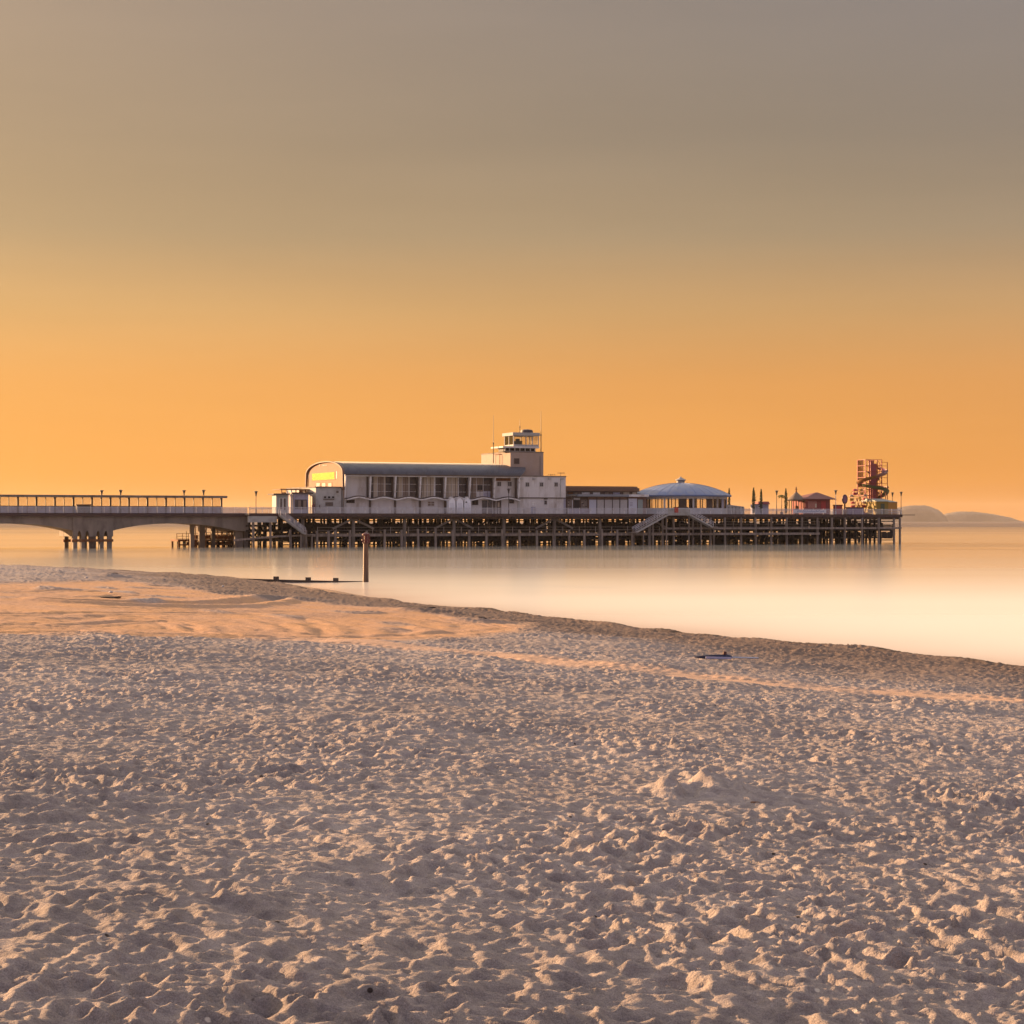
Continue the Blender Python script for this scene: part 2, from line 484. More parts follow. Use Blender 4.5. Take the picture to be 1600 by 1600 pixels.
    L.new(noise(38, 6, 0.65), hn.inputs[0]); L.new(rng_(sp.outputs['Green'], 0, 0.8, 1, 0), hn.inputs[1])
    L.new(hn.outputs[0], bp.inputs['Height']); L.new(bp.outputs[0], b.inputs['Normal'])
    return m


SAND_A = (0.375, 0.315, 0.285, 1); SAND_B = (0.265, 0.22, 0.202, 1)
SAND_DAMP = (0.135, 0.09, 0.068, 1); SAND_RAKED = (0.48, 0.28, 0.15, 1); SAND_TRACK = (0.54, 0.36, 0.25, 1); SAND_WET = (0.30, 0.19, 0.145, 1)
sand = make_beach()
sand.data.materials.append(sand_material())


# ------------------------------------------------------------------ sea
def make_sea():
    xs = np.array([-12000, -3000, -900, -300, -150] + list(np.arange(-80, 61, 1.0)) + [120, 300, 900, 3000, 12000], float)
    ys = np.array([-60, 0] + list(np.arange(24, 175, 1.0)) + [200, 300, 400, 600, 1000, 1400, 2000, 3000, 4500, 7000, 12500], float)
    XX, YY = np.meshgrid(xs, ys)
    me = bpy.data.meshes.new('water')
    nr, nc = XX.shape
    idx = np.arange(nr * nc).reshape(nr, nc)
    f = np.stack([idx[:-1, :-1], idx[:-1, 1:], idx[1:, 1:], idx[1:, :-1]], -1).reshape(-1, 4)
    me.from_pydata(np.stack([XX, YY, XX * 0], -1).reshape(-1, 3).tolist(), [], f.tolist())
    a = me.attributes.new('surf', 'FLOAT', 'POINT')
    sd = shore_s(XX, YY) + 1.3 * perlin(XX / 7, YY / 9, 201)
    a.data.foreach_set('value', (np.exp(-np.clip(-sd, 0, 60) / 5.5)).astype(np.float32).ravel())
    me.update()
    o = bpy.data.objects.new('water', me); COL.objects.link(o)
    o['kind'] = 'structure'
    m = bpy.data.materials.new('water'); m.use_nodes = True
    nt = m.node_tree; N, L = nt.nodes, nt.links
    b = N['Principled BSDF']
    b.inputs['IOR'].default_value = 1.33
    b.inputs['Specular IOR Level'].default_value = 0.6
    tc = N.new('ShaderNodeTexCoord')
    mp = N.new('ShaderNodeMapping'); mp.inputs['Scale'].default_value = (0.004, 0.02, 1)
    mp.inputs['Rotation'].default_value = (0, 0, R(-12))
    L.new(tc.outputs['Object'], mp.inputs[0])
    nz = N.new('ShaderNodeTexNoise'); nz.inputs['Scale'].default_value = 1.0; nz.inputs['Detail'].default_value = 5
    L.new(mp.outputs[0], nz.inputs['Vector'])
    def rng_(v, a, b_, c, d):
        r = N.new('ShaderNodeMapRange')
        for k, x in zip(('From Min', 'From Max', 'To Min', 'To Max'), (a, b_, c, d)): r.inputs[k].default_value = x
        L.new(v, r.inputs['Value']); return r.outputs[0]
    sepx = N.new('ShaderNodeSeparateXYZ'); L.new(tc.outputs['Object'], sepx.inputs[0])
    # milky near the beach, clearer and darker offshore
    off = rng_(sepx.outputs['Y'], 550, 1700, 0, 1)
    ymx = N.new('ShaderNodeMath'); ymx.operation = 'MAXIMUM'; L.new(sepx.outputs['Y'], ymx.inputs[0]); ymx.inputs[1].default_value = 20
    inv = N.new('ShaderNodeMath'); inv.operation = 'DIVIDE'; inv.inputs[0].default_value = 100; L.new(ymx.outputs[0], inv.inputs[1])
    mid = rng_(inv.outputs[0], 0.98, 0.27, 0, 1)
    at = N.new('ShaderNodeAttribute'); at.attribute_name = 'surf'
    st = N.new('ShaderNodeMath'); st.operation = 'MULTIPLY'
    L.new(off, st.inputs[0]); L.new(rng_(nz.outputs[0], 0.38, 0.62, 0.5, 1), st.inputs[1])
    mx = N.new('ShaderNodeMix'); mx.data_type = 'RGBA'
    L.new(st.outputs[0], mx.inputs['Factor'])
    mx.inputs['B'].default_value = (0.09, 0.10, 0.13, 1)
    m0 = N.new('ShaderNodeMix'); m0.data_type = 'RGBA'
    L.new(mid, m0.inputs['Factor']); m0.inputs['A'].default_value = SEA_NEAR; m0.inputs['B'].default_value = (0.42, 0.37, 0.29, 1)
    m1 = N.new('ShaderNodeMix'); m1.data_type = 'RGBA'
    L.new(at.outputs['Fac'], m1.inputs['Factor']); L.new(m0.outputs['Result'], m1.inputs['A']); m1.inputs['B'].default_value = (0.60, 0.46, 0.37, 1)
    L.new(m1.outputs['Result'], mx.inputs['A'])
    L.new(mx.outputs['Result'], b.inputs['Base Color'])
    L.new(rng_(st.outputs[0], 0, 1, 0.45, 0.16), b.inputs['Specular IOR Level'])
    r1 = rng_(inv.outputs[0], 1.2, 0.32, 0.30, 0.12)
    for n_ in (mid, r1): n_.node.interpolation_type = 'SMOOTHSTEP'
    r2 = N.new('ShaderNodeMath'); r2.operation = 'ADD'
    L.new(r1, r2.inputs[0]); L.new(rng_(st.outputs[0], 0, 1, 0, 0.03), r2.inputs[1]); rr = r2.outputs[0]
    ra = N.new('ShaderNodeMath'); ra.operation = 'MULTIPLY'
    L.new(rr, ra.inputs[0]); L.new(rng_(nz.outputs[0], 0.3, 0.7, 0.85, 1.15), ra.inputs[1])
    L.new(ra.outputs[0], b.inputs['Roughness'])
    df = N.new('ShaderNodeBsdfDiffuse'); df.inputs[0].default_value = (0.10, 0.105, 0.13, 1)
    ms = N.new('ShaderNodeMixShader')
    L.new(rng_(st.outputs[0], 0, 1, 0, 0.8), ms.inputs[0]); L.new(b.outputs[0], ms.inputs[1]); L.new(df.outputs[0], ms.inputs[2])
    L.new(ms.outputs[0], N['Material Output'].inputs['Surface'])
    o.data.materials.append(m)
    return o


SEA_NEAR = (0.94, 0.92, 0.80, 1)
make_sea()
# ------------------------------------------------------------------ pier frame: x along the pier seaward, y away from the beach, z above water
TH = R(24); D0 = 343.0
CT, ST = math.cos(TH), math.sin(TH)
DZ = 6.2                         # deck level


def X_(px, ly):
    k = (px - 800) / F
    return (k * (D0 + ly * CT) + ly * ST) / (CT - k * ST)


def dep(lx, ly): return D0 + lx * ST + ly * CT


def Z_(py, px, ly): return CAM_Z + (HOR - py) / F * dep(X_(px, ly), ly)


def W_(lx, ly, z=0.0): return Vector((lx * CT - ly * ST, D0 + lx * ST + ly * CT, z))


def Y_(px, lx):
    """depth across the pier of the point with given x seen at pixel column px"""
    k = (px - 800) / F
    return (lx * CT - k * (D0 + lx * ST)) / (ST + k * CT)


ORIGIN = {}


def thing(name, label, cat, lx, ly, z=DZ, group=None, world=False, rz=None):
    o = bpy.data.objects.new(name, None); COL.objects.link(o)
    o.empty_display_size = 0.2
    if world:
        o.location = (lx, ly, z); o.rotation_euler = (0, 0, rz or 0)
        ORIGIN[o] = (0, 0, 0)
    else:
        o.location = W_(lx, ly, z); o.rotation_euler = (0, 0, TH)
        ORIGIN[o] = (lx, ly, z)
    o['label'] = label; o['category'] = cat
    if group: o['group'] = group
    return o


class MB:
    """gathers simple solids into one mesh"""
    def __init__(s): s.v = []; s.f = []

    def add(s, vs, fs):
        n = len(s.v); s.v += [tuple(v) for v in vs]; s.f += [tuple(i + n for i in f) for f in fs]; return s

    def box(s, x0, x1, y0, y1, z0, z1):
        vs = [(x, y, z) for z in (z0, z1) for y in (y0, y1) for x in (x0, x1)]
        return s.add(vs, [(0, 2, 3, 1), (4, 5, 7, 6), (0, 1, 5, 4), (2, 6, 7, 3), (0, 4, 6, 2), (1, 3, 7, 5)])

    def bar(s, p, q, w, h=None):
        p, q = Vector(p), Vector(q); h = h or w
        d = (q - p).normalized()
        up = Vector((0, 0, 1)) if abs(d.z) < 0.95 else Vector((0, 1, 0))
        a = d.cross(up).normalized(); b = a.cross(d).normalized()
        vs = [c + a * i * w / 2 + b * j * h / 2 for c in (p, q) for i, j in ((-1, -1), (1, -1), (1, 1), (-1, 1))]
        return s.add(vs, [(3, 2, 1, 0), (4, 5, 6, 7), (0, 1, 5, 4), (1, 2, 6, 5), (2, 3, 7, 6), (3, 0, 4, 7)])

    def tube(s, p, q, r1, r2=None, n=8, cap=True):
        p, q = Vector(p), Vector(q); r2 = r1 if r2 is None else r2
        d = (q - p).normalized()
        up = Vector((0, 0, 1)) if abs(d.z) < 0.95 else Vector((1, 0, 0))
        a = d.cross(up).normalized(); b = a.cross(d).normalized()
        vs = []
        for c, r in ((p, r1), (q, r2)):
            for i in range(n):
                t = 2 * math.pi * i / n
                vs.append(c + a * r * math.cos(t) + b * r * math.sin(t))
        fs = [(i, (i + 1) % n, n + (i + 1) % n, n + i) for i in range(n)]
        if cap: fs += [tuple(range(n - 1, -1, -1)), tuple(range(n, 2 * n))]
        return s.add(vs, fs)

    def lathe(s, cx, cy, prof, n=24, a0=0.0, a1=2 * math.pi):
        full = abs(a1 - a0 - 2 * math.pi) < 1e-6
        m = n if full else n + 1
        vs = []
        for r, z in prof:
            for i in range(m):
                t = a0 + (a1 - a0) * i / n
                vs.append((cx + r * math.cos(t), cy + r * math.sin(t), z))
        fs = []
        for j in range(len(prof) - 1):
            for i in range(n):
                k = (i + 1) % m
                fs.append((j * m + i, j * m + k, (j + 1) * m + k, (j + 1) * m + i))
        if full:
            if prof[0][0] > 1e-4: fs.append(tuple(range(m - 1, -1, -1)))
            if prof[-1][0] > 1e-4: fs.append(tuple((len(prof) - 1) * m + i for i in range(m)))
        return s.add(vs, fs)

    def prism_y(s, pts, y0, y1):
        """polygon in x,z pushed from y0 to y1"""
        n = len(pts)
        vs = [(x, y0, z) for x, z in pts] + [(x, y1, z) for x, z in pts]
        return s.add(vs, [tuple(range(n)), tuple(range(2 * n - 1, n - 1, -1))] + [(i, n + i, n + (i + 1) % n, (i + 1) % n) for i in range(n)])

    def prism_x(s, pts, x0, x1):
        n = len(pts)
        vs = [(x0, y, z) for y, z in pts] + [(x1, y, z) for y, z in pts]
        return s.add(vs, [tuple(range(n)), tuple(range(2 * n - 1, n - 1, -1))] + [(i, n + i, n + (i + 1) % n, (i + 1) % n) for i in range(n)])

    def prism_z(s, pts, z0, z1):
        n = len(pts)
        vs = [(x, y, z0) for x, y in pts] + [(x, y, z1) for x, y in pts]
        return s.add(vs, [tuple(range(n)), tuple(range(2 * n - 1, n - 1, -1))] + [(i, n + i, n + (i + 1) % n, (i + 1) % n) for i in range(n)])

    def build(s, name, m, parent=None, smooth=False, bevel=0.0):
        o0 = Vector((0, 0, 0)); q = parent
        while q is not None and q not in ORIGIN: q = q.parent
        if q is not None: o0 = Vector(ORIGIN[q])
        me = bpy.data.meshes.new(name)
        me.from_pydata([tuple(Vector(v) - o0) for v in s.v], [], s.f)
        bm = bmesh.new(); bm.from_mesh(me)
        bmesh.ops.recalc_face_normals(bm, faces=bm.faces)
        bm.to_mesh(me); bm.free()
        if smooth:
            for p in me.polygons: p.use_smooth = True
        o = bpy.data.objects.new(name, me); COL.objects.link(o)
        if parent is not None: o.parent = parent
        me.materials.append(m)
        if smooth:
            try:
                me.set_sharp_from_angle(angle=R(40))
            except Exception: pass
        if bevel:
            b = o.modifiers.new('bevel', 'BEVEL'); b.width = bevel; b.segments = 2; b.limit_method = 'ANGLE'
        return o


def copy_part(o, parent, dx=(0, 0, 0)):
    c = o.copy(); COL.objects.link(c); c.parent = parent
    c.location = o.location + Vector(dx)
    return c


def copy_thing(o, loc, rz=None, label=None):
    c = o.copy(); COL.objects.link(c); c.location = loc
    if rz is not None: c.rotation_euler = (0, 0, rz)
    if label: c['label'] = label
    for ch in list(o.children):
        d = ch.copy(); COL.objects.link(d); d.parent = c
        for g in ch.children:
            e = g.copy(); COL.objects.link(e); e.parent = d
    return c


# ------------------------------------------------------------------ pier materials
M_white = mat('white_render', (0.64, 0.60, 0.59), 0.85, var=0.08, scale=0.9, dirt=(0.40, 0.335, 0.29), dirt_scale=0.6, streak=0.3)
M_grey = mat('grey_render', (0.43, 0.415, 0.40), 0.85, var=0.09, scale=1.2, dirt=(0.28, 0.25, 0.23), dirt_scale=0.5)
M_trim = mat('white_paint', (0.72, 0.70, 0.70), 0.5, var=0.05, dirt=(0.42, 0.33, 0.28), dirt_scale=1.2)
M_roof = mat('grey_sheet_roof', (0.095, 0.10, 0.12), 0.6, var=0.16, scale=0.7, dirt=(0.06, 0.06, 0.07), dirt_scale=0.4)
M_dome = mat('blue_grey_roof', (0.105, 0.15, 0.29), 0.5, var=0.08, scale=0.8, dirt=(0.18, 0.19, 0.23), dirt_scale=0.5)
M_dark = mat('dark_interior', (0.03, 0.025, 0.025), 0.7)
M_glass = mat('dark_glass', (0.05, 0.045, 0.05), 0.12, spec=0.6, var=0.3, scale=0.7)
M_curtain = mat('beige_curtain', (0.47, 0.39, 0.31), 0.9, var=0.2, scale=4, streak=0.05)
M_frame = mat('brown_frame', (0.10, 0.075, 0.065), 0.6)
M_fascia = mat('dark_red_fascia', (0.07, 0.038, 0.035), 0.7, var=0.2, scale=1.0, dirt=(0.06, 0.04, 0.035))
M_girder = mat('rusty_steel', (0.095, 0.07, 0.06), 0.8, var=0.3, scale=2, dirt=(0.085, 0.045, 0.03), dirt_scale=0.8)
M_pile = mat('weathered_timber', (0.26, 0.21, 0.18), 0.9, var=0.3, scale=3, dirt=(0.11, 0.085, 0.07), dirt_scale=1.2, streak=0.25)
M_pile_shade = mat('shaded_timber', (0.028, 0.021, 0.019), 0.8, var=0.3, scale=3, streak=0.25)  # under-deck timber, deep shade painted into the colour
M_conc = mat('stained_concrete', (0.215, 0.18, 0.155), 0.9, var=0.16, scale=0.8, dirt=(0.10, 0.08, 0.07), dirt_scale=0.5, streak=0.4)
M_conc_l = mat('pale_concrete', (0.37, 0.355, 0.34), 0.9, var=0.10, scale=0.9, dirt=(0.24, 0.22, 0.20), dirt_scale=0.6)
M_rail = mat('railing_paint', (0.55, 0.54, 0.58), 0.5, var=0.1, dirt=(0.35, 0.26, 0.22), dirt_scale=0.7)
M_lamp = mat('dark_lamp_metal', (0.07, 0.055, 0.05), 0.5)
M_plank = mat('deck_planks', (0.24, 0.20, 0.17), 0.9, var=0.25, scale=1.5)
M_lilac = mat('lilac_panel', (0.36, 0.34, 0.43), 0.7, var=0.12, scale=1.0, dirt=(0.25, 0.22, 0.26), dirt_scale=0.7)
M_rust = mat('orange_rust', (0.20, 0.085, 0.04), 0.9, var=0.4, scale=3, dirt=(0.07, 0.04, 0.03), dirt_scale=2)
M_red = mat('red_paint', (0.42, 0.055, 0.05), 0.55, var=0.15)
M_gold = mat('mirror_glass', (0.50, 0.24, 0.028), 0.22, metallic=1.0, var=0.12, scale=0.35)


def clear_glass():
    m = bpy.data.materials.new('clear_glass'); MATS['clear_glass'] = m; m.use_nodes = True
    nt = m.node_tree; N, L = nt.nodes, nt.links
    for n in list(N): N.remove(n)
    out = N.new('ShaderNodeOutputMaterial'); mx = N.new('ShaderNodeMixShader')
    tr = N.new('ShaderNodeBsdfTransparent'); tr.inputs[0].default_value = (0.86, 0.84, 0.78, 1)
    gl = N.new('ShaderNodeBsdfGlossy'); gl.inputs['Roughness'].default_value = 0.05
    fr = N.new('ShaderNodeFresnel'); fr.inputs['IOR'].default_value = 1.45
    L.new(fr.outputs[0], mx.inputs[0]); L.new(tr.outputs[0], mx.inputs[1]); L.new(gl.outputs[0], mx.inputs[2])
    L.new(mx.outputs[0], out.inputs['Surface'])
    return m


M_clear = clear_glass()


def panel(parent, name, m, px0, px1, py0, py1, ly, t=0.12, proud=0.0):
    """a flat upright box seen between two pixel columns and rows, its front at depth ly"""
    x0, x1 = X_(px0, ly), X_(px1, ly)
    pm = (px0 + px1) / 2
    return MB().box(x0, x1, ly - proud, ly + t, Z_(py1, pm, ly), Z_(py0, pm, ly)).build(name, m, parent)


def window(parent, px0, px1, py0, py1, ly, frame=M_trim, pane=M_glass, nx=1, nz=1, fw=0.09, deep=0.10, name='window'):
    """frame proud of the wall with a recessed pane as its sub-part"""
    x0, x1 = X_(px0, ly), X_(px1, ly); pm = (px0 + px1) / 2
    z0, z1 = Z_(py1, pm, ly), Z_(py0, pm, ly)
    f = MB(); ya, yb = ly - deep, ly + 0.02
    f.box(x0, x1, ya, yb, z1 - fw, z1).box(x0, x1, ya, yb, z0, z0 + fw)
    f.box(x0, x0 + fw, ya, yb, z0 + fw, z1 - fw).box(x1 - fw, x1, ya, yb, z0 + fw, z1 - fw)
    for i in range(1, nx):
        x = x0 + (x1 - x0) * i / nx; f.box(x - fw / 3, x + fw / 3, ya + .01, yb, z0 + fw, z1 - fw)
    for j in range(1, nz):
        z = z0 + (z1 - z0) * j / nz; f.box(x0 + fw, x1 - fw, ya + .014, yb, z - fw / 3, z + fw / 3)
    fo = f.build(name, frame, parent)
    MB().box(x0 + fw, x1 - fw, ly - deep * 0.45, ly + 0.01, z0 + fw, z1 - fw).build('pane', pane, fo)
    return fo


def railing(parent, px0, px1, ly, step_px, z0=DZ, h=1.1, rails=7, m=None, post_w=0.09, xs=None, pm=None):
    """long railing along the pier: rails in one mesh, every post a sub-part"""
    m = m or M_rail
    x0, x1 = (X_(px0, ly), X_(px1, ly)) if xs is None else xs
    b = MB()
    b.box(x0, x1, ly - 0.035, ly + 0.035, z0 + h - 0.07, z0 + h)
    for k in range(1, rails):
        z = z0 + 0.08 + (h - 0.12) * (k - 1) / (rails - 1)
        b.box(x0, x1, ly - 0.015, ly + 0.015, z, z + 0.065)
    r = b.build('railing', m, parent)
    n = max(1, round((px1 - px0) / step_px)) if xs is None else max(1, round((x1 - x0) / step_px))
    first = None
    for i in range(n + 1):
        x = x0 + (x1 - x0) * i / n
        if first is None:
            first = MB().box(x - post_w / 2, x + post_w / 2, ly - 0.09, ly - 0.038, z0, z0 + h + 0.06).build('post', pm or M_trim, r)
        else:
            copy_part(first, r, (x - x0, 0, 0))
    return r
# ------------------------------------------------------------------ pier head: deck, piles, walkway
HX0, HX1 = X_(389, 0), X_(1408, 0)
HD = 29.0
pier = thing('pier', 'long timber pier head on many wooden piles carrying the theatre and rides', 'pier', HX0, 0, 0)
MB().box(HX0, HX1, 0.0, HD, DZ - 0.35, DZ).build('deck', M_plank, pier)
MB().box(HX0, HX1 + 0.25, -0.14, -0.002, DZ - 0.62, DZ - 0.03).box(HX1, HX1 + 0.25, -0.002, HD, DZ - 0.62, DZ - 0.03).build('fascia', M_fascia, pier)
b = MB()
for y in (0.5, 5, 10, 15, 20, 25, 28.5):
    b.box(HX0 + 0.1, HX1 - 0.1, y, y + 0.3, DZ - 1.05, DZ - 0.352)
g = b.build('girder', M_girder, pier)
# short cross joist ends under the edge
b = MB(); x = HX0 + 0.4
while x < HX1 - 0.3:
    b.box(x, x + 0.16, 0.05, HD - 0.3, DZ - 0.70, DZ - 0.356); x += 1.07
b.build('joist', M_girder, pier).__setitem__('kind', 'stuff')

PILES = [396, 423, 452, 476, 493, 511, 522, 544, 571, 598, 625, 651, 678, 705, 730, 757, 782, 809, 836, 862, 886, 910, 937, 961,
         986, 1011, 1035, 1053, 1083, 1110, 1133, 1158, 1181, 1205, 1229, 1253, 1277, 1300, 1320, 1347, 1373, 1397, 1406]
count = 0
rest = MB()
zlow = 3.1


def pile_mesh(m, x, y, zt, r, lean):
    m.tube((x, y, -1.2), (x + lean, y, zt), r * 1.06, r, 8)


for i, px in enumerate(PILES):
    x = X_(px, 0.05)
    tall = px >= 1030 or px < 440
    zt = DZ - 0.7 if tall else zlow + random.uniform(-0.15, 0.25)
    b = MB(); pile_mesh(b, x, 0.05 if tall else -0.9, zt, 0.235, random.uniform(-0.12, 0.05))
    b.build('pile', M_pile, pier, smooth=True); count += 1
rows = [3.4, 7.0, 11.0, 15.5, 20, 24.5, 28.4]
for j, y in enumerate(rows):
    x = HX0 + 0.7 + (j % 3) * 0.9
    while x < HX1 - 0.1:
        xx = x + random.uniform(-0.35, 0.35)
        if count < 100:
            b = MB(); pile_mesh(b, xx, y, DZ - 0.7, 0.22, random.uniform(-0.1, 0.1)); b.build('pile', M_pile_shade, pier, smooth=True); count += 1
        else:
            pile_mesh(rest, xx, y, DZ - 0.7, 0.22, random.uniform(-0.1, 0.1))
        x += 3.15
o = rest.build('rear_pile', M_pile_shade, pier, smooth=True); o['kind'] = 'stuff'

# interior bracing: longitudinal walings and raking timbers between the rows
b = MB()
for y in rows:
    for z, h in ((1.25, 0.32), (3.0, 0.34), (3.9, 0.26)):
        b.box(HX0 + 0.3, HX1 - 0.2, y - 0.36, y - 0.22, z - h / 2, z + h / 2)
b.build('waling', M_pile_shade, pier)
b = MB()
for j, y in enumerate(rows):
    x = HX0 + 1.2 + j * 0.8
    while x < HX1 - 4.5:
        if random.random() < 0.85:
            s_ = random.choice((-1, 1))
            za, zb = (0.9, 4.4) if random.random() < 0.6 else (1.9, 4.6)
            if s_ < 0: za, zb = zb, za
            b.bar((x, y + 0.32, za), (x + 3.1, y + 0.32, zb), 0.14, 0.30)
        x += 3.15
o = b.build('raking_brace', M_pile_shade, pier); o['kind'] = 'stuff'
# boards on long rails with gaps, added to block bright water behind
def added_boarding(y, px_a, px_b, za, zb, fill, gap):
    b = MB(); x0, x1 = X_(px_a, y), X_(px_b, y)
    b.box(x0, x1, y + 0.07, y + 0.16, (za + zb) / 2 - 0.1, (za + zb) / 2 + 0.1)
    x = x0
    while x < x1 - 0.3:
        w = min(random.uniform(0.5, 2.4), x1 - x)
        if random.random() < fill:
            b.box(x, x + w, y, y + 0.08, za + random.uniform(-0.15, 0.2), zb + random.uniform(-0.3, 0.1))
        x += w + random.uniform(*gap)
    o = b.build('added_boarding', M_pile_shade, pier); o['kind'] = 'stuff'


for y, za, zb, fill in ((9.0, 2.75, 4.35, 0.8), (17.2, 1.0, 2.5, 0.82), (12.5, 0.75, 2.1, 0.7), (22.3, 2.6, 4.4, 0.7),
                        (26.5, 0.05, 1.3, 0.28), (6.0, -0.1, 0.9, 0.2), (13.4, 4.4, 5.3, 0.12), (21.0, 4.4, 5.3, 0.1)):
    added_boarding(y, 440, 1215, za, zb, fill, (0.02, 0.10))
for y, za, zb, fill in ((8.6, 2.3, 3.2, 0.6), (18.0, 0.7, 2.3, 0.65), (23.0, 2.7, 4.4, 0.55), (13.0, 1.4, 2.6, 0.6), (21.5, 4.2, 5.2, 0.35), (26.5, -0.1, 1.0, 0.4)):
    added_boarding(y, 1217, 1398, za, zb, fill, (0.1, 0.5))

# lower walkway beams along the front
b = MB()
xa, xb = X_(478, -0.5), X_(1408, -0.5)
b.box(xa, X_(1280, -0.5), -0.75, -0.3, 1.95, 2.42)
b.build('lower_walkway', M_pile, pier)
MB().box(X_(1035, -0.5), xb, -0.7, -0.3, 3.12, 3.5).build('upper_waling', M_pile, pier)
MB().bar((X_(365, -0.5), -0.5, 1.35), (X_(432, -0.5), -0.5, 2.0), 0.4, 0.32).bar((X_(430, -0.5), -0.5, 2.0), (xa, -0.5, 2.2), 0.4, 0.32).build('ramp_beam', M_pile, pier)
railing(pier, 496, 1030, -0.85, 27, z0=2.42, h=1.25, rails=3, m=M_conc, post_w=0.09, pm=M_pile)
railing(pier, 1062, 1280, -0.25, 27, z0=3.5, h=1.2, rails=3, m=M_conc, post_w=0.09, pm=M_pile)

# concrete columns with raking struts
for i, px in enumerate((473, 552, 632, 709, 787, 866, 937, 1015)):
    y = 1.4; x = X_(px, y)
    c = MB().box(x - 0.26, x + 0.26, y - 0.25, y + 0.25, -1, DZ - 1.06).build('column', M_conc, pier)
    if px in (552, 709, 866, 1015):
        b = MB()
        for s_ in (-1, 1):
            b.bar((x + s_ * 0.25, y - 0.05, DZ - 1.05), (x + s_ * 4.0, y - 0.05, DZ - 2.85), 0.3, 0.34)
        b.build('strut', M_conc, c)
# pale side panel by the root of the head
MB().box(X_(388, -0.6), X_(433, -0.6), -0.6, -0.16, DZ - 1.65, DZ - 0.55).build('side_panel', M_conc_l, pier)
# railings of the deck
railing(pier, 389, 1408, 0.12, 17.6)
railing(pier, 389, 1405, HD - 0.12, 26)
# end railing
b = MB()
for k, z in enumerate((0.1, 0.35, 0.6, 0.85, 1.06)):
    b.box(HX1 - 0.06, HX1 - 0.02, 0.2, HD - 0.2, DZ + z, DZ + z + 0.04)
b.build('end_railing', M_rail, pier)
MB().box(HX1 - 0.2, HX1 + 3.4, -0.3, 0.5, DZ - 0.2, DZ - 0.06).build('gangway_beam', M_girder, pier)
# fluttering cloth banner tied to the rail
bn = thing('banner', 'white banner with blue lettering tied to the pier railing below the red kiosk', 'banner', X_(1243, 0), 0.0, DZ)
MB().box(X_(1240, 0), X_(1291, 0), 0.0, 0.03, DZ + 0.22, DZ + 0.92).build('cloth', mat('banner_cloth', (0.6, 0.58, 0.62), 0.8), bn)
b = MB()
x = X_(1246, 0)
k = 0
while x < X_(1287, 0):                       # row of small illegible strokes, as far as the photo shows them
    w = random.choice((0.10, 0.16, 0.22))
    z0 = DZ + 0.42 + random.choice((0, 0.0, 0.08)); h = random.choice((0.30, 0.22, 0.34))
    b.box(x, x + 0.06, -0.012, -0.003, z0, z0 + h)
    if k % 2: b.box(x + 0.06, x + w, -0.012, -0.003, z0 + h - 0.07, z0 + h)
    else: b.box(x + 0.06, x + w, -0.012, -0.003, z0, z0 + 0.07)
    x += w + 0.09; k += 1
b.build('lettering', mat('blue_ink', (0.05, 0.09, 0.30), 0.7), bn)


# ------------------------------------------------------------------ stairs down to the lower walkway
def flight(mb_tread, mb_str, mb_rail, xa, za, xb, zb, y0, y1, n):
    for i in range(n):
        t = (i + 0.5) / n
        x = xa + (xb - xa) * t; z = za + (zb - za) * t
        w = abs(xb - xa) / n * 0.62
        mb_tread.box(x - w, x + w, y0 + 0.08, y1 - 0.08, z - 0.03, z + 0.03)
    for y in (y0, y1):
        mb_str.bar((xa, y, za - 0.1), (xb, y, zb - 0.1), 0.1, 0.34)
        for h in (0.45, 0.75, 1.05):
            mb_rail.bar((xa, y, za + h), (xb, y, zb + h), 0.05, 0.07)
        m = max(3, int(n / 3))
        for i in range(m + 1):
            t = i / m; x = xa + (xb - xa) * t; z = za + (zb - za) * t
            mb_rail.bar((x, y, z), (x, y, z + 1.08), 0.07)


st = thing('staircase', 'short steep staircase going down under the left end of the pier head', 'staircase', X_(437, -1.5), -1.5, 2.4)
t_, s_, r_ = MB(), MB(), MB()
flight(t_, s_, r_, X_(437, -1.5), DZ - 0.25, X_(476, -1.5), 2.5, -2.1, -1.0, 16)
t_.build('tread', M_conc, st); s_.build('stringer', M_conc_l, st); r_.build('handrail', M_rail, st)
MB().box(X_(474, -1.5), X_(490, -1.5), -2.2, -0.8, 2.22, 2.42).build('landing', M_pile, st)
for px in (470, 478, 487):
    MB().tube((X_(px, -1.5), -1.6, -1), (X_(px, -1.5), -1.6, 2.22), 0.15, n=8).build('leg', M_pile, st, smooth=True)

st = thing('staircase', 'double staircase falling to both sides from the middle of the pier edge', 'staircase', X_(1058, -1.5), -1.5, 2.4)
t_, s_, r_ = MB(), MB(), MB()
xa, xb = X_(1041, -1.5), X_(1076, -1.5)
flight(t_, s_, r_, xa, DZ - 0.1, X_(991, -1.5), 2.6, -2.2, -0.9, 20)
flight(t_, s_, r_, xb, DZ - 0.1, X_(1112, -1.5), 3.6, -2.2, -0.9, 14)
t_.build('tread', M_conc, st); s_.build('stringer', M_conc_l, st); r_.build('handrail', M_rail, st)
MB().box(xa, xb, -2.2, -0.16, DZ - 0.3, DZ - 0.1).build('landing', M_conc_l, st)
MB().box(xa, xb, -2.22, -2.18, DZ - 0.1, DZ + 0.95).build('parapet', M_conc_l, st)
MB().box(X_(984, -1.5), X_(993, -1.5), -2.3, -0.8, 2.43, 2.62).build('landing', M_pile, st)
MB().box(X_(1110, -1.5), X_(1119, -1.5), -2.3, -0.75, 3.52, 3.68).build('landing', M_pile, st)
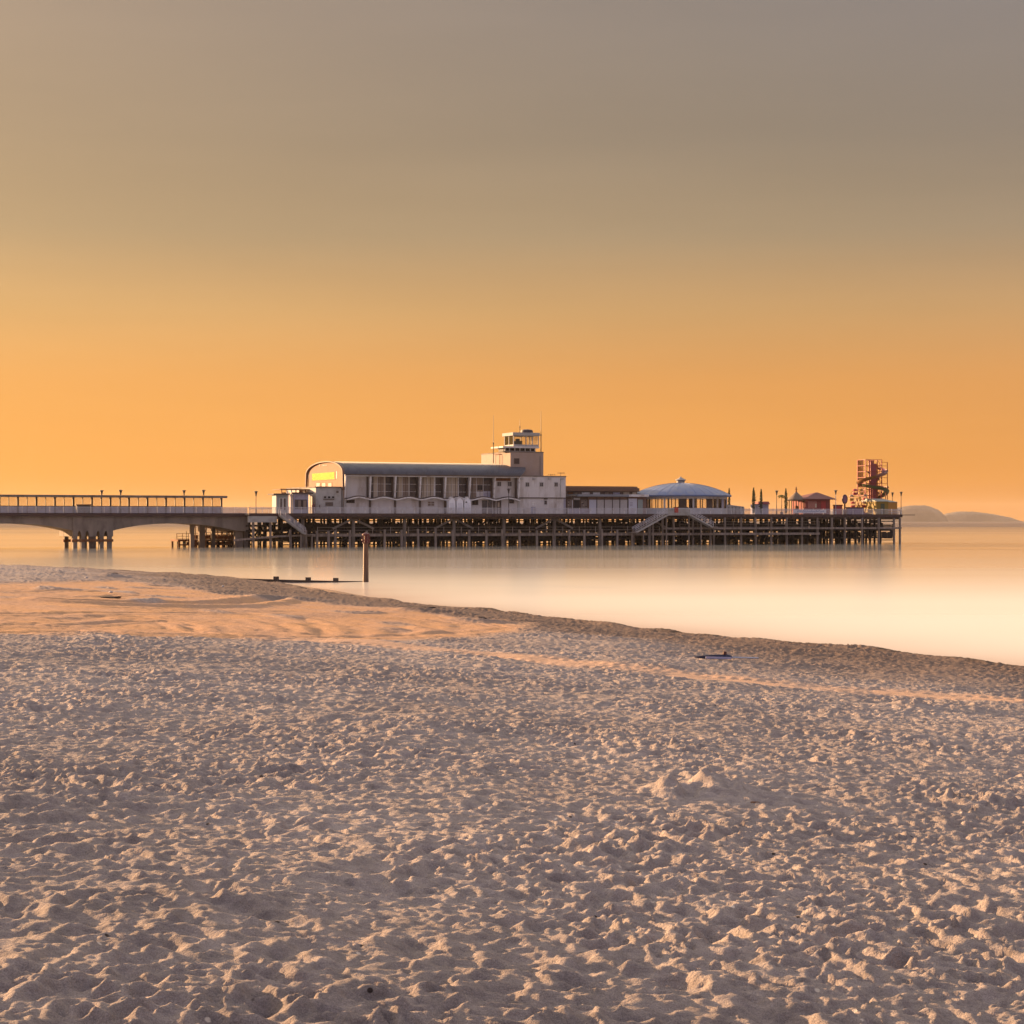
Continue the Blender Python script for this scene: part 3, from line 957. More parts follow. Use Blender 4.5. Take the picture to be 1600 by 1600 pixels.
for px, zt in ((987, 2.43), (1005, 3.3), (1020, 4.4), (1041, DZ - 0.3), (1076, DZ - 0.3), (1095, 4.4), (1115, 3.52)):
    MB().tube((X_(px, -1.5), -1.6, -1), (X_(px, -1.5), -1.6, zt), 0.15, n=8).build('leg', M_pile, st, smooth=True)
lb = thing('lifebuoy_board', 'red lifebuoy board at the head of the double staircase', 'lifebuoy', X_(1057, -2.3), -2.3, DZ)
bx = X_(1057, -2.3); bz = Z_(797, 1057, -2.3)
MB().box(bx - 0.42, bx + 0.42, -2.32, -2.24, bz - 0.5, bz + 0.5).build('board', M_red, lb)
MB().box(bx - 0.04, bx + 0.04, -2.24, -2.19, DZ - 0.1, bz).build('stake', M_rail, lb)
ring = MB(); n = 16
pr = [(0.30 + 0.07 * math.cos(a), 0.07 * math.sin(a)) for a in [2 * math.pi * k / 8 for k in range(8)]]
vs = []
for i in range(n):
    a = 2 * math.pi * i / n
    for r0, dy in pr: vs.append((bx + r0 * math.cos(a), -2.40 + dy, bz + r0 * math.sin(a)))
ring.add(vs, [(i * 8 + k, ((i + 1) % n) * 8 + k, ((i + 1) % n) * 8 + (k + 1) % 8, i * 8 + (k + 1) % 8) for i in range(n) for k in range(8)])
ring.build('ring', mat('pale_red_paint', (0.55, 0.12, 0.10), 0.5), lb, smooth=True)

# ------------------------------------------------------------------ bridge from the land
BX0, BX1 = X_(-260, 3), X_(389, 3)
bridge = thing('arched_bridge', 'concrete arched pier bridge joining the beach side to the pier head', 'bridge', BX1, 3, 0)
BY0, BY1 = 3.0, 16.5
MB().box(BX0, BX1 - 0.01, BY0, BY1, DZ - 0.3, DZ - 0.004).build('deck', M_plank, bridge)
MB().box(BX0, BX1, BY0 - 0.22, BY0 - 0.003, DZ - 0.62, DZ - 0.02).build('fascia', M_fascia, bridge)


def arch(pa, pb, pc, za, zc, n=18):
    """points of a flat arch between two pixel columns, springing za, crown zc"""
    xa, xb = X_(pa, BY0), X_(pb, BY0)
    out = []
    for i in range(n + 1):
        t = i / n; u = 2 * t - 1
        out.append((xa + (xb - xa) * t, za + (zc - za) * (1 - abs(u) ** 2.3)))
    return out


zt = DZ - 0.305
za = Z_(829, 177, BY0); zc = Z_(818, 265, BY0)
pts = arch(177, 366, 0, za, zc)
xe = X_(392, BY0)
MB().prism_y([(pts[0][0], zt)] + pts + [(xe, za - 0.3), (xe, zt)], BY0 + 0.25, BY1 - 0.2).build('arch_span', M_conc, bridge)
pts = arch(-98, 114, 0, za, zc)
MB().prism_y([(pts[0][0], zt)] + pts + [(pts[-1][0], zt)], BY0 + 0.25, BY1 - 0.2).build('arch_span', M_conc, bridge)
x0, x1 = X_(114, BY0), X_(177, BY0)
zs = Z_(828.5, 145, BY0)
# pier block with small arched bays over five columns
cols = [X_(p, BY0) for p in (118, 130.5, 145, 159.5, 172)]
hw = [0.36, 0.35, 0.62, 0.35, 0.38]
low = [(x0 + 0.002, zt), (x0 + 0.002, zs - 1.1)]
for i in range(5):
    low.append((cols[i] + hw[i], zs - 1.1))
    if i < 4:
        a, c_ = cols[i] + hw[i], cols[i + 1] - hw[i + 1]
        for k in range(1, 8):
            t = k / 8; low.append((a + (c_ - a) * t, zs - 1.1 + 1.0 * math.sin(math.pi * t) ** 0.6))
        low.append((c_, zs - 1.1))
low += [(x1 - 0.002, zs - 1.1), (x1 - 0.002, zt)]
MB().prism_y(low, BY0 + 0.1, BY1 - 0.1).build('pier_block', M_conc, bridge)
for yy in (BY0 + 0.6, BY0 + 9.0):
    for i, x in enumerate(cols):
        MB().box(x - hw[i], x + hw[i], yy - 0.34, yy + 0.34, -1.2, zs - 1.104).build('column', M_conc if i != 2 else M_girder, bridge)
    z = Z_(844.5, 145, yy)
    MB().box(cols[0] - 0.6, cols[-1] + 0.6, yy - 0.54, yy + 0.54, z - 0.22, z + 0.22).build('tie_beam', M_rust, bridge)
for px in (-100, -116, -132):
    x = X_(px, BY0 + 1); MB().box(x - 0.5, x + 0.5, BY0 + 0.4, BY1 - 0.4, -1.2, zc).build('column', M_conc, bridge)
for px, ly, w in ((300, 7, 0.36), (315, 9, 0.52), (333, 10, 0.34), (372, 5, 0.7), (384, 5, 0.5)):
    x = X_(px, ly); MB().box(x - w, x + w, ly - w, ly + w, -1.2, zc - 0.2).build('column', M_conc, bridge)
rl = railing(bridge, -260, 386, BY0 - 0.02, 21.6, z0=DZ - 0.02)
railing(bridge, -240, 386, BY1 - 0.1, 43, z0=DZ - 0.02)

# low rusty landing stage by the bridge foot
ls = thing('landing_stage', 'low rusty landing stage with open railing under the bridge arch', 'landing stage', X_(330, 12), 12, 0)
xa, xb = X_(276, 12), X_(395, 12)
MB().box(xa, xb, 11, 17, 1.05, 1.4).build('platform', M_rust, ls)
for i in range(14):
    x = xa + 0.3 + (xb - xa - 0.6) * i / 13
    for y in (11.3, 16.6):
        MB().tube((x, y, -1.2), (x, y, 1.05), 0.2, n=8).build('pile', M_rust if i % 3 == 0 else M_pile_shade, ls, smooth=True)
railing(ls, 276, 312, 11.1, 9, z0=1.4, h=1.1, rails=3, m=M_rust, pm=M_rust)
railing(ls, 318, 395, 11.1, 11, z0=1.4, h=1.3, rails=4, m=M_rust, pm=M_rust)
b = MB()
for px in (305, 316, 328, 340, 352, 364, 376):
    x = X_(px, 13); b.bar((x, 12.6, 1.4), (x + random.uniform(-1.6, 1.6), 12.6, 4.2), 0.16); b.bar((x - 0.8, 12.7, 1.4), (x - 0.8, 12.7, 3.0 + random.random()), 0.2)
b.box(X_(335, 13), xb, 12.5, 12.8, 2.6, 2.85)
b.box(X_(300, 13), xb, 13.5, 13.7, 1.5, 2.2).box(X_(300, 12), xb, 16.2, 16.4, 0.4, 0.9).box(xa, xb, 11.0, 11.2, 0.3, 0.55)
b.build('timber_frame', M_rust, ls)
MB().tube((X_(290, 12), 11.4, 1.4), (X_(290, 12), 11.4, Z_(830, 290, 11.4)), 0.06).build('marker_pole', M_lamp, ls)
# ------------------------------------------------------------------ bridge shelter
def px_poly(pts, ly): return [(X_(a, ly), Z_(b_, a, ly)) for a, b_ in pts]


SY = 8.0
sh = thing('windbreak_shelter', 'long glazed windbreak shelter with flat roof running along the bridge', 'shelter', X_(340, SY), SY)
xa, xb = X_(-255, SY), X_(347, SY)
zr0, zr1 = DZ + 2.75, DZ + 3.15
MB().box(xa, xb + 0.5, SY - 1.9, SY + 1.9, zr0 + 0.12, zr1).build('roof', mat('shelter_roof', (0.20, 0.18, 0.17), 0.8, var=0.15), sh)
MB().box(xa, xb + 0.42, SY - 1.97, SY - 1.903, zr0, zr1 + 0.03).build('fascia', M_conc, sh)
MB().box(xa, xb, SY - 0.05, SY + 0.05, DZ, DZ + 1.18).build('dado', M_lilac, sh)
px = 28.0 - 14.45 * 19; k = 1
while px <= 348:
    x = X_(px, SY); w = 0.16 if k % 2 == 0 else 0.06
    MB().box(x - w, x + w, SY - 0.16, SY + 0.16, DZ, zr0 + 0.12).build('post', M_frame, sh)
    px += 14.45; k += 1
MB().box(xa, xb, SY - 0.07, SY + 0.07, DZ + 1.181, DZ + 1.27).build('sill', M_frame, sh)
MB().box(xa, xb, SY - 0.012, SY + 0.012, DZ + 1.272, zr0 + 0.118).build('glazing', M_clear, sh)
bx = thing('storage_box', 'low dark box standing behind the railing at the left of the bridge', 'storage box', X_(130, 4.6), 4.6)
MB().box(X_(119.5, 4.6), X_(141.5, 4.6), 4.3, 5.4, DZ, Z_(789.5, 130, 4.6)).build('body', mat('green_box', (0.075, 0.062, 0.05), 0.7), bx)
MB().box(X_(118.5, 4.6), X_(142.5, 4.6), 4.2, 5.5, Z_(789.5, 130, 4.6) + 0.002, Z_(788, 130, 4.6)).build('lid', mat('box_lid', (0.16, 0.075, 0.05), 0.7), bx)

# ------------------------------------------------------------------ theatre
TF = 3.0
xL, xR = X_(537, TF), X_(811, TF)
fins = [X_(p, TF) for p in (539, 578, 617, 656, 695, 733.5, 772, 810)]
theatre = thing('theatre', 'long white theatre hall with barrel roof and arched gable end on the pier', 'theatre', xL, TF)
yB = Y_(481.5, xL)
zE = Z_(742.5, 670, 2.2)
zC = Z_(779, 670, TF)
yM = (TF + yB) / 2
zT = Z_(723.5, 640, yM)
# walls
MB().box(xL, xR, TF, TF + 0.35, DZ, zC).build('wall', M_white, theatre)
MB().box(xL, xR, TF + 1.0, TF + 1.35, zC + 0.002, zE).build('upper_wall', M_white, theatre)
MB().box(xL, xR, yB - 0.35, yB, DZ, zE).build('rear_wall', M_white, theatre)
MB().box(xL, xR, TF + 0.3, TF + 0.99, zC - 0.3, zC + 0.03).build('ledge', M_grey, theatre)
# barrel roof with a hipped far end
ey = TF - 0.6
half = (yB + 0.4 - ey) / 2; ym = (ey + yB + 0.4) / 2
prof = []
NP = 22
for i in range(NP + 1):
    a = math.pi * i / NP
    yy = ym - half * math.cos(a); zz = zE + (zT - zE) * math.sin(a) ** 0.8
    prof.append((yy, zz))
xe_e, xe_r = X_(813, ey), X_(799, ym)
b = MB(); vs = []
NS = 70
for i, (yy, zz) in enumerate(prof):
    xe = xe_e + (xe_r - xe_e) * ((zz - zE) / (zT - zE))
    for j in range(NS + 1):
        t = j / NS
        vs.append((xL - 0.2 + (xe - xL + 0.2) * t, yy, zz))
m_ = NS + 1
fs = [(i * m_ + j, i * m_ + j + 1, (i + 1) * m_ + j + 1, (i + 1) * m_ + j) for i in range(NP) for j in range(NS)]
b.add(vs, fs)
b.add([(xe_e + (xe_r - xe_e) * ((zz - zE) / (zT - zE)), yy, zz) for yy, zz in prof], [tuple(range(NP + 1))])
rf = b.build('roof', M_roof, theatre, smooth=True)
b = MB()                                                  # standing seams
for j in range(1, NS, 1):
    t = j / NS
    for i in range(NP // 2):
        (y0, z0), (y1, z1) = prof[i], prof[i + 1]
        xs0 = xL + (xe_e + (xe_r - xe_e) * ((z0 - zE) / (zT - zE)) - xL) * t
        xs1 = xL + (xe_e + (xe_r - xe_e) * ((z1 - zE) / (zT - zE)) - xL) * t
        b.bar((xs0, y0, z0 + 0.02), (xs1, y1, z1 + 0.02), 0.07, 0.10)
b.build('standing_seam', M_roof, rf)
MB().box(xL + 0.1, xe_e, ey - 0.12, ey + 0.02, zE - 0.16, zE + 0.10).build('gutter', M_frame, rf)
MB().box(xL + 0.1, xR + 0.2, ey + 0.03, TF + 0.995, zE - 0.32, zE - 0.02).build('soffit', M_trim, theatre)
# leaning fins between the bays
for i, x in enumerate(fins):
    MB().prism_x([(TF - 0.02, zC), (TF - 0.62, zE - 0.33), (TF + 0.98, zE - 0.33), (TF + 0.98, zC + 0.03)], x - 0.13, x + 0.13).build('fin', M_trim, theatre)
    if i < len(fins): MB().box(x - 0.2, x + 0.2, TF - 0.18, TF - 0.003, DZ, zC - 0.2).build('pilaster', M_frame if 0 < i < 7 else M_grey, theatre)
# scalloped canopy: one long wave of white edge under a dark lip
b, b2 = MB(), MB()
NW = 16
for i in range(len(fins) - 1):
    if False: continue
    for k in range(NW):
        t0, t1 = k / NW, (k + 1) / NW
        xa_, xb_ = fins[i] + (fins[i + 1] - fins[i]) * t0, fins[i] + (fins[i + 1] - fins[i]) * t1
        w = lambda t: zC - 0.22 + 0.44 * (0.5 - 0.5 * math.cos(2 * math.pi * t)) ** 0.8
        b.add([(xa_, TF - 1.0, w(t0) - 0.16), (xb_, TF - 1.0, w(t1) - 0.16), (xb_, TF - 1.0, w(t1) + 0.06), (xa_, TF - 1.0, w(t0) + 0.06),
               (xa_, TF - 0.19, w(t0) - 0.16), (xb_, TF - 0.19, w(t1) - 0.16), (xb_, TF - 0.19, w(t1) + 0.06), (xa_, TF - 0.19, w(t0) + 0.06)],
              [(0, 1, 2, 3), (7, 6, 5, 4), (0, 4, 5, 1), (3, 2, 6, 7)])
        b2.add([(xa_, TF - 0.94, w(t0) + 0.062), (xb_, TF - 0.94, w(t1) + 0.062), (xb_, TF - 0.94, w(t1) + 0.26), (xa_, TF - 0.94, w(t0) + 0.26),
                (xa_, TF - 0.2, w(t0) + 0.062), (xb_, TF - 0.2, w(t1) + 0.062), (xb_, TF - 0.2, w(t1) + 0.26), (xa_, TF - 0.2, w(t0) + 0.26)],
               [(0, 1, 2, 3), (7, 6, 5, 4), (0, 4, 5, 1), (3, 2, 6, 7)])
b.build('wave_canopy', M_trim, theatre); b2.build('canopy_lip', M_frame, theatre)


# glazed bays
def bay_panel(parent, name, m, i, t0, t1, r0, r1, y0, y1):
    """t along the bay, r up the upper storey"""
    xa_, xb_ = fins[i] + (fins[i + 1] - fins[i]) * t0, fins[i] + (fins[i + 1] - fins[i]) * t1
    z0, z1 = zC + 0.05 + (zE - 0.34 - zC - 0.05) * r0, zC + 0.05 + (zE - 0.34 - zC - 0.05) * r1
    return MB().box(xa_, xb_, y0, y1, z0, z1).build(name, m, parent)


yg = TF + 1.0
M_dim = mat('dim_glass', (0.07, 0.055, 0.055), 0.35, var=0.3, scale=0.8)
M_cloth2 = mat('brown_curtain', (0.25, 0.19, 0.155), 0.9, var=0.2, scale=4, streak=0.05)
layouts = {1: [(0.06, 0.2, M_dim), (0.2, 0.36, M_curtain), (0.36, 0.62, M_cloth2), (0.62, 0.7, M_curtain), (0.7, 0.98, M_dim)],  # each bay's last dim pane paints in the shade beside the fin
           2: [(0.06, 0.17, M_dim), (0.17, 0.37, M_curtain), (0.37, 0.6, M_cloth2), (0.6, 0.67, M_curtain), (0.67, 0.98, M_dim)],
           3: [(0.06, 0.15, M_cloth2), (0.15, 0.33, M_curtain), (0.33, 0.63, M_curtain), (0.63, 0.7, M_trim), (0.7, 0.98, M_dim)],
           4: [(0.06, 0.13, M_dim), (0.13, 0.34, M_curtain), (0.34, 0.6, M_curtain), (0.6, 0.64, M_trim), (0.64, 0.98, M_dim)],
           5: [(0.06, 0.16, M_cloth2), (0.16, 0.4, M_curtain), (0.4, 0.62, M_curtain), (0.62, 0.66, M_trim), (0.66, 0.98, M_dim)],
           6: [(0.06, 0.14, M_dim), (0.14, 0.36, M_cloth2), (0.36, 0.62, M_cloth2), (0.62, 0.92, M_dim)]}
LAY = {1: layouts[1], 2: layouts[2], 3: layouts[3], 4: layouts[4], 5: layouts[6]}
for i, lay in LAY.items():
    win = bay_panel(theatre, 'bay_window', M_frame, i, 0.05, 0.985, 0.0, 1.0, yg - 0.02, yg - 0.002)
    for (t0, t1, mm) in lay:
        lo = 0.0
        if i == 5 and t0 >= 0.36: lo = 0.36
        bay_panel(win, 'curtain' if mm in (M_curtain, M_cloth2) else 'pane', mm, i, t0 + 0.006, t1 - 0.006, lo, 1.0, yg - 0.06, yg - 0.022)
    if i == 5:
        bay_panel(win, 'spandrel', M_white, i, 0.36, 0.62, 0.0, 0.34, yg - 0.07, yg - 0.022)
        bay_panel(win, 'spandrel', M_lilac, i, 0.64, 0.93, 0.0, 0.36, yg - 0.07, yg - 0.022)
        bay_panel(win, 'open_pane', M_dark, i, 0.40, 0.60, 0.42, 0.66, yg - 0.075, yg - 0.062)
    for r in (0.31, 0.66):
        bay_panel(win, 'mullion', M_trim, i, 0.06, 0.97, r - 0.006, r + 0.008, yg - 0.10, yg - 0.061)
    for t in (0.2, 0.36, 0.5, 0.63, 0.8):
        bay_panel(win, 'mullion', M_trim if t in (0.63, 0.36) else M_frame, i, t - 0.007, t + 0.007, 0.0, 1.0, yg - 0.13, yg - 0.101)
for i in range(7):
    bay_panel(theatre, 'painted_shade_strip', M_frame, i, 0.925, 0.965, 0.0, 1.0, TF + 0.25, yg - 0.14)  # dark strips paint in the recess shade beside each fin
# blank bay with two small windows
window(theatre, 776.5, 783, 752.5, 760, yg - 0.002, frame=M_grey, pane=M_dim, nx=2, fw=0.07)
window(theatre, 793, 799.5, 752.5, 760, yg - 0.002, frame=M_grey, pane=M_dim, nx=2, fw=0.07)
MB().box(fins[6] + 0.2, fins[7] - 1.2, yg - 0.03, yg - 0.003, zE - 0.9, zE - 0.34).build('timber_head', M_rust, theatre)
# ground floor openings
window(theatre, 540, 554, 780.5, 786, TF - 0.002, frame=M_frame, pane=M_dark, nx=3)
window(theatre, 667.5, 679, 783, 791, TF - 0.002, frame=M_white, pane=M_cloth2, nx=2, nz=2)
window(theatre, 737.5, 747, 781, 789, TF - 0.002, frame=M_frame, pane=M_dark, nx=2)
for a, c_ in ((753, 761.5), (762.5, 769)):
    d_ = panel(theatre, 'door', M_frame, a, c_, 781.5, 802.5, TF - 0.002, t=0.001, proud=0.07)
    panel(d_, 'pane', M_glass, a + 0.8, c_ - 0.8, 783, 794, TF - 0.075, t=0.003, proud=0.02)
d_ = panel(theatre, 'door', M_frame, 776, 783, 781.5, 802.5, TF - 0.002, t=0.001, proud=0.07)
panel(d_, 'pane', M_curtain, 777.6, 780.4, 785, 792, TF - 0.075, t=0.003, proud=0.02)
window(theatre, 795.5, 803, 780.5, 786.5, TF - 0.002, frame=M_frame, pane=M_dim, nx=2)

# arched gable end, facing the land
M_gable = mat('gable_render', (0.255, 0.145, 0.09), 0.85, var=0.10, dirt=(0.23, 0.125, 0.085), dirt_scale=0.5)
gp = [(TF, DZ), (TF, zE)] + [(yy, zz - 0.25) for yy, zz in prof if TF < yy < yB and zz > zE] + [(yB, zE), (yB, DZ)]
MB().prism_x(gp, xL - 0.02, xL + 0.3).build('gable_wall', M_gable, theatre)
rim = MB()
outer = [(TF - 0.7, zE - 2.9)] + [(yy, zz + 0.12) for yy, zz in prof] + [(yB + 0.7, zE - 2.9)]
cy_, cz_ = ym, zE
inner = [(cy_ + (yy - cy_) * 0.972, zE - 2.9 if k in (0, len(outer) - 1) else cz_ + (zz - cz_) * 0.92) for k, (yy, zz) in enumerate(outer)]
n = len(outer); vs = []
for xx in (xL - 0.45, xL - 0.021):
    vs += [(xx, yy, zz) for yy, zz in outer] + [(xx, yy, zz) for yy, zz in inner]
fs = []
for k in range(n - 1):
    fs += [(k, k + 1, n + k + 1, n + k), (2 * n + k, 3 * n + k, 3 * n + k + 1, 2 * n + k + 1),
           (k, 2 * n + k, 2 * n + k + 1, k + 1), (n + k, n + k + 1, 3 * n + k + 1, 3 * n + k)]
fs += [(0, n, 3 * n, 2 * n), (n - 1, 3 * n - 1, 4 * n - 1, 2 * n - 1)]
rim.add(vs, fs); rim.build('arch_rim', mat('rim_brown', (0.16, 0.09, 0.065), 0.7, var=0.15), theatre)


def gable_panel(name, m, px0, px1, py0, py1, parent, xo=0.05, t=0.03):
    x = xL - xo
    ya, yb = Y_(px1, x), Y_(px0, x)
    pm = (px0 + px1) / 2
    d = dep(x, (ya + yb) / 2)
    return MB().box(x - t, x, ya, yb, CAM_Z + (HOR - py1) / F * d, CAM_Z + (HOR - py0) / F * d).build(name, m, parent)


gw = gable_panel('gable_window', M_gable, 486.5, 524, 737.5, 751, theatre, 0.03)
gable_panel('pane', M_gold, 487.8, 522.6, 738.8, 749.8, gw, 0.062, 0.02)
for a, c_ in ((481, 483), (525, 527.2)):
    gw2 = gable_panel('gable_window', M_frame, a, c_, 736, 748, theatre, 0.03)
for a in (493.5, 502.5, 512.0):
    gw2 = gable_panel('small_window', M_gable, a, a + 7, 754, 761, theatre, 0.03)
    gable_panel('pane', M_dim, a + 1, a + 6, 755, 760.4, gw2, 0.062, 0.02)
sg = MB()
for a, w, h in ((499, 1.2, 3), (504.5, 2.0, 2), (507.3, 1.4, 2), (509.3, 2.0, 1.4)):
    x = xL - 0.05; ya, yb = Y_(a + w, x), Y_(a, x); z = CAM_Z + (HOR - 727) / F * dep(x, ya)
    sg.box(x - 0.03, x, ya, yb, z - h * 0.055, z + h * 0.055)
sg.build('gable_lettering', M_frame, theatre)

# front block below the gable
BF = TF + 0.1
xa = X_(493.5, BF); zt = Z_(762, 515, BF)
block = MB().box(xa, xL - 0.03, BF, yB - 3.5, DZ, zt).build('front_block', M_grey, theatre)
MB().box(xa - 0.15, xL - 0.03, BF - 0.15, yB - 3.3, zt + 0.002, zt + 0.22).build('parapet', M_conc, block)
for a in (505.5, 511.8, 518):
    window(theatre, a, a + 4.6, 775, 779, BF - 0.002, frame=M_grey, pane=M_dark, fw=0.06)
panel(theatre, 'ledge', M_frame, 505, 522, 779.6, 780.8, BF - 0.002, t=0.001, proud=0.12)
lv = panel(theatre, 'louvre_panel', M_conc, 508.5, 520.5, 784.5, 790.5, BF - 0.002, t=0.001, proud=0.06)
for k in range(5):
    panel(lv, 'slat', M_frame, 509.2, 519.8, 785 + k * 1.1, 785.5 + k * 1.1, BF - 0.066, t=0.003, proud=0.02)
panel(theatre, 'speaker_box', M_frame, 525.5, 528.5, 767.2, 770.2, BF - 0.002, t=0.001, proud=0.2)
panel(theatre, 'drainpipe', M_frame, 533.5, 534.8, 763, 803, BF - 0.002, t=0.001, proud=0.1)
panel(theatre, 'drainpipe', M_frame, 499, 500, 788.5, 794.5, BF - 0.002, t=0.001, proud=0.1)

# ------------------------------------------------------------------ observation tower
TY = 5.0
tw = thing('observation_tower', 'square white tower with glazed lookout cabin above the theatre roof', 'tower', X_(822, TY), TY)
xa, xb = X_(797.5, TY), X_(849, TY)
yb = Y_(752, xa)
zt = Z_(707, 822, TY)
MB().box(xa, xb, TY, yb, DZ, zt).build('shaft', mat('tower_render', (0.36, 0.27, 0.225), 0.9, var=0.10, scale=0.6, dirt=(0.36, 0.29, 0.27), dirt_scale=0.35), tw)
MB().box(xa - 0.06, xb + 0.06, TY - 0.06, yb + 0.06, zt + 0.002, zt + 0.18).build('coping', M_conc, tw)
v = panel(tw, 'vent', M_frame, 803, 811.5, 716, 725, TY - 0.002, t=0.001, proud=0.05)
panel(v, 'grille', M_fascia, 804, 810.5, 717, 724, TY - 0.055, t=0.003, proud=0.03)
panel(tw, 'pipe', M_conc, 843.5, 844.4, 712, 744, TY - 0.002, t=0.001, proud=0.08)
# ladder frame on the lit side
b = MB(); x = xa - 0.3
ya_, yb_ = Y_(781, x), Y_(771, x); zlo, zhi = Z_(726, 775, 8), Z_(708.8, 775, 8)
b.bar((x, ya_, zlo), (x, ya_, zhi), 0.1).bar((x, yb_, zlo), (x, yb_, zhi), 0.08).bar((x, ya_, zhi), (x, yb_, zhi), 0.08)
b.bar((x, ya_, zhi), (xa + 0.02, ya_, zhi), 0.08)
b.build('ladder_frame', M_rust, tw)
# gallery
GY = 5.25
za, zb_ = zt + 0.184, Z_(700.2, 815, GY)
ga, gb = X_(789.5, GY), X_(838, GY)
ye = Y_(779, ga)
MB().box(ga, gb, GY + 0.5, ye, za, zb_).build('gallery', M_dark, tw)
for p in (790.5, 797.6, 805.7, 813.7, 821.9, 830, 837.4):
    MB().box(X_(p, GY) - 0.09, X_(p, GY) + 0.09, GY + 0.36, GY + 0.497, za, zb_).build('mullion', M_trim, tw)
MB().box(ga, gb, GY + 0.36, GY + 0.497, za, za + 0.12).build('gallery_sill', M_grey, tw)
MB().box(ga - 0.7, X_(842.5, GY - 0.5), GY - 0.5, ye + 2.2, zb_ + 0.002, Z_(697.6, 815, GY)).build('gallery_canopy', M_white, tw)
# lantern cabin
LY = 6.0
zl0 = Z_(697.6, 815, GY) + 0.002; zl1 = Z_(681, 820, LY)
la, lb_ = X_(802.5, LY), X_(841, LY)
ly2 = LY + 4.3
for (x, y) in [(la, LY), (lb_, LY), (la, ly2), (lb_, ly2)] + [(la + (lb_ - la) * t, LY) for t in (0.5, 0.76)] + [(la + (lb_ - la) * t, ly2) for t in (0.33, 0.66)] + [(la, (LY + ly2) / 2)]:
    MB().box(x - 0.08, x + 0.08, y - 0.08, y + 0.08, zl0, zl1).build('cabin_post', M_grey, tw)
MB().box(la, lb_, LY - 0.03, LY + 0.03, zl0, zl0 + 0.42).box(la - 0.03, la + 0.03, LY + 0.05, ly2, zl0, zl0 + 0.42).box(la, lb_, ly2 - 0.03, ly2 + 0.03, zl0, zl0 + 0.42).build('cabin_dado', M_grey, tw)
MB().box(la + 0.09, lb_ - 0.09, LY - 0.012, LY + 0.012, zl0 + 0.43, zl1).box(la - 0.012, la + 0.012, LY + 0.09, ly2 - 0.09, zl0 + 0.43, zl1).build('cabin_glazing', M_clear, tw)
MB().box(la + 0.9, la + 2.4, LY + 1.2, LY + 2.4, zl0, zl0 + 1.15).box(la + 1.1, la + 1.9, LY + 1.3, LY + 1.6, zl0 + 1.15, zl0 + 1.6).build('control_desk', mat('green_desk', (0.10, 0.10, 0.06), 0.7), tw)
b = MB()
for k in range(7):
    x = la + (lb_ - la) * (0.66 + 0.31 * k / 6); b.box(x - 0.03, x + 0.03, LY + 0.4, LY + 0.46, zl0, zl1)
b.build('blind_slat', M_grey, tw)
MB().box(la - 0.35, lb_ + 0.15, LY - 0.5, ly2 + 0.5, zl1 + 0.002, Z_(676, 820, LY)).build('cabin_roof', M_conc_l, tw, bevel=0.05)
hx, hz = X_(823, LY + 2), Z_(676, 820, LY)
MB().lathe(hx, LY + 2, [(1.2, hz + 0.002), (1.25, hz + 0.25), (1.15, hz + 0.62), (0.5, hz + 0.75), (0, hz + 0.78)], 20).build('roof_vent', mat('dark_vent', (0.06, 0.05, 0.06), 0.6), tw, smooth=True)


def mast(px, ly, py_t, py_b, label, r=0.05):
    x = X_(px, ly)
    t = thing('antenna_mast', label, 'antenna', x, ly, Z_(py_b, px, ly), group='radio masts on the theatre and tower')
    z0, z1 = Z_(py_b, px, ly), Z_(py_t, px, ly)
    zm = z0 + (z1 - z0) * 0.4
    MB().tube((x, ly, z0), (x, ly, zm), r * 1.5, r * 1.3, 8).build('pole', M_lamp, t)
    MB().tube((x, ly, zm), (x, ly, z1), r, r * 0.5, 6).build('whip', M_lamp, t)
    MB().tube((x, ly, zm - 0.1), (x, ly, zm + 0.2), r * 2.2, n=8).build('collar', M_lamp, t)


mast(771, xa and 8.0, 648.5, 723, 'tall thin radio mast rising from the theatre roof left of the tower', 0.06)
mast(812.3, LY + 0.6, 655, 676, 'short thin radio mast standing on the roof of the lookout cabin', 0.05)
mast(845.3, TY + 1, 641.5, 706, 'tallest thin radio mast on the tower corner right of the cabin', 0.07)

# ------------------------------------------------------------------ annex
AY = 3.0
an = thing('annex_building', 'plain two storey white block with three small square windows beside the tower', 'building', X_(848, AY), AY)
xa, xb = xR + 0.02, X_(884, AY)
zt = Z_(745, 848, AY)
zs = Z_(778, 848, AY)
MB().box(xa, xb, AY, AY + 12, DZ, zt).build('wall', M_white, an)
MB().box(xa - 0.0, xb + 0.1, AY - 0.1, AY + 12.1, zt + 0.002, zt + 0.2).build('coping', M_conc, an)
MB().box(xa, xb + 0.05, AY - 0.14, AY - 0.003, zs - 0.09, zs + 0.09).build('string_course', M_frame, an)
for p in (824, 846, 868.8):
    window(an, p - 2.9, p + 2.9, 753.5, 760.5, AY - 0.002, frame=M_grey, pane=M_dim, nx=2, fw=0.08)
window(an, 850, 854.7, 782, 788.5, AY - 0.002, frame=M_grey, pane=M_dim, fw=0.07)
panel(an, 'lamp_bracket', M_frame, 850, 855, 778, 780.2, AY - 0.14, t=0.0, proud=0.2)
panel(an, 'door', M_lilac, 829.5, 836.5, 792, 803, AY - 0.002, t=0.001, proud=0.05)
panel(an, 'notice', M_trim, 831.5, 838, 784.5, 790, AY - 0.002, t=0.001, proud=0.03)
panel(an, 'drainpipe', M_grey, 875, 876.2, 747, 777, AY - 0.002, t=0.001, proud=0.09)
panel(an, 'end_door', M_lilac, 880.5, 883.7, 778.8, 803, AY - 0.002, t=0.001, proud=0.04)
for p in (815, 834, 858.5, 878):
    panel(an, 'floodlight', M_grey, p - 2, p + 2, 747, 749.5, AY - 0.002, t=0.001, proud=0.25)


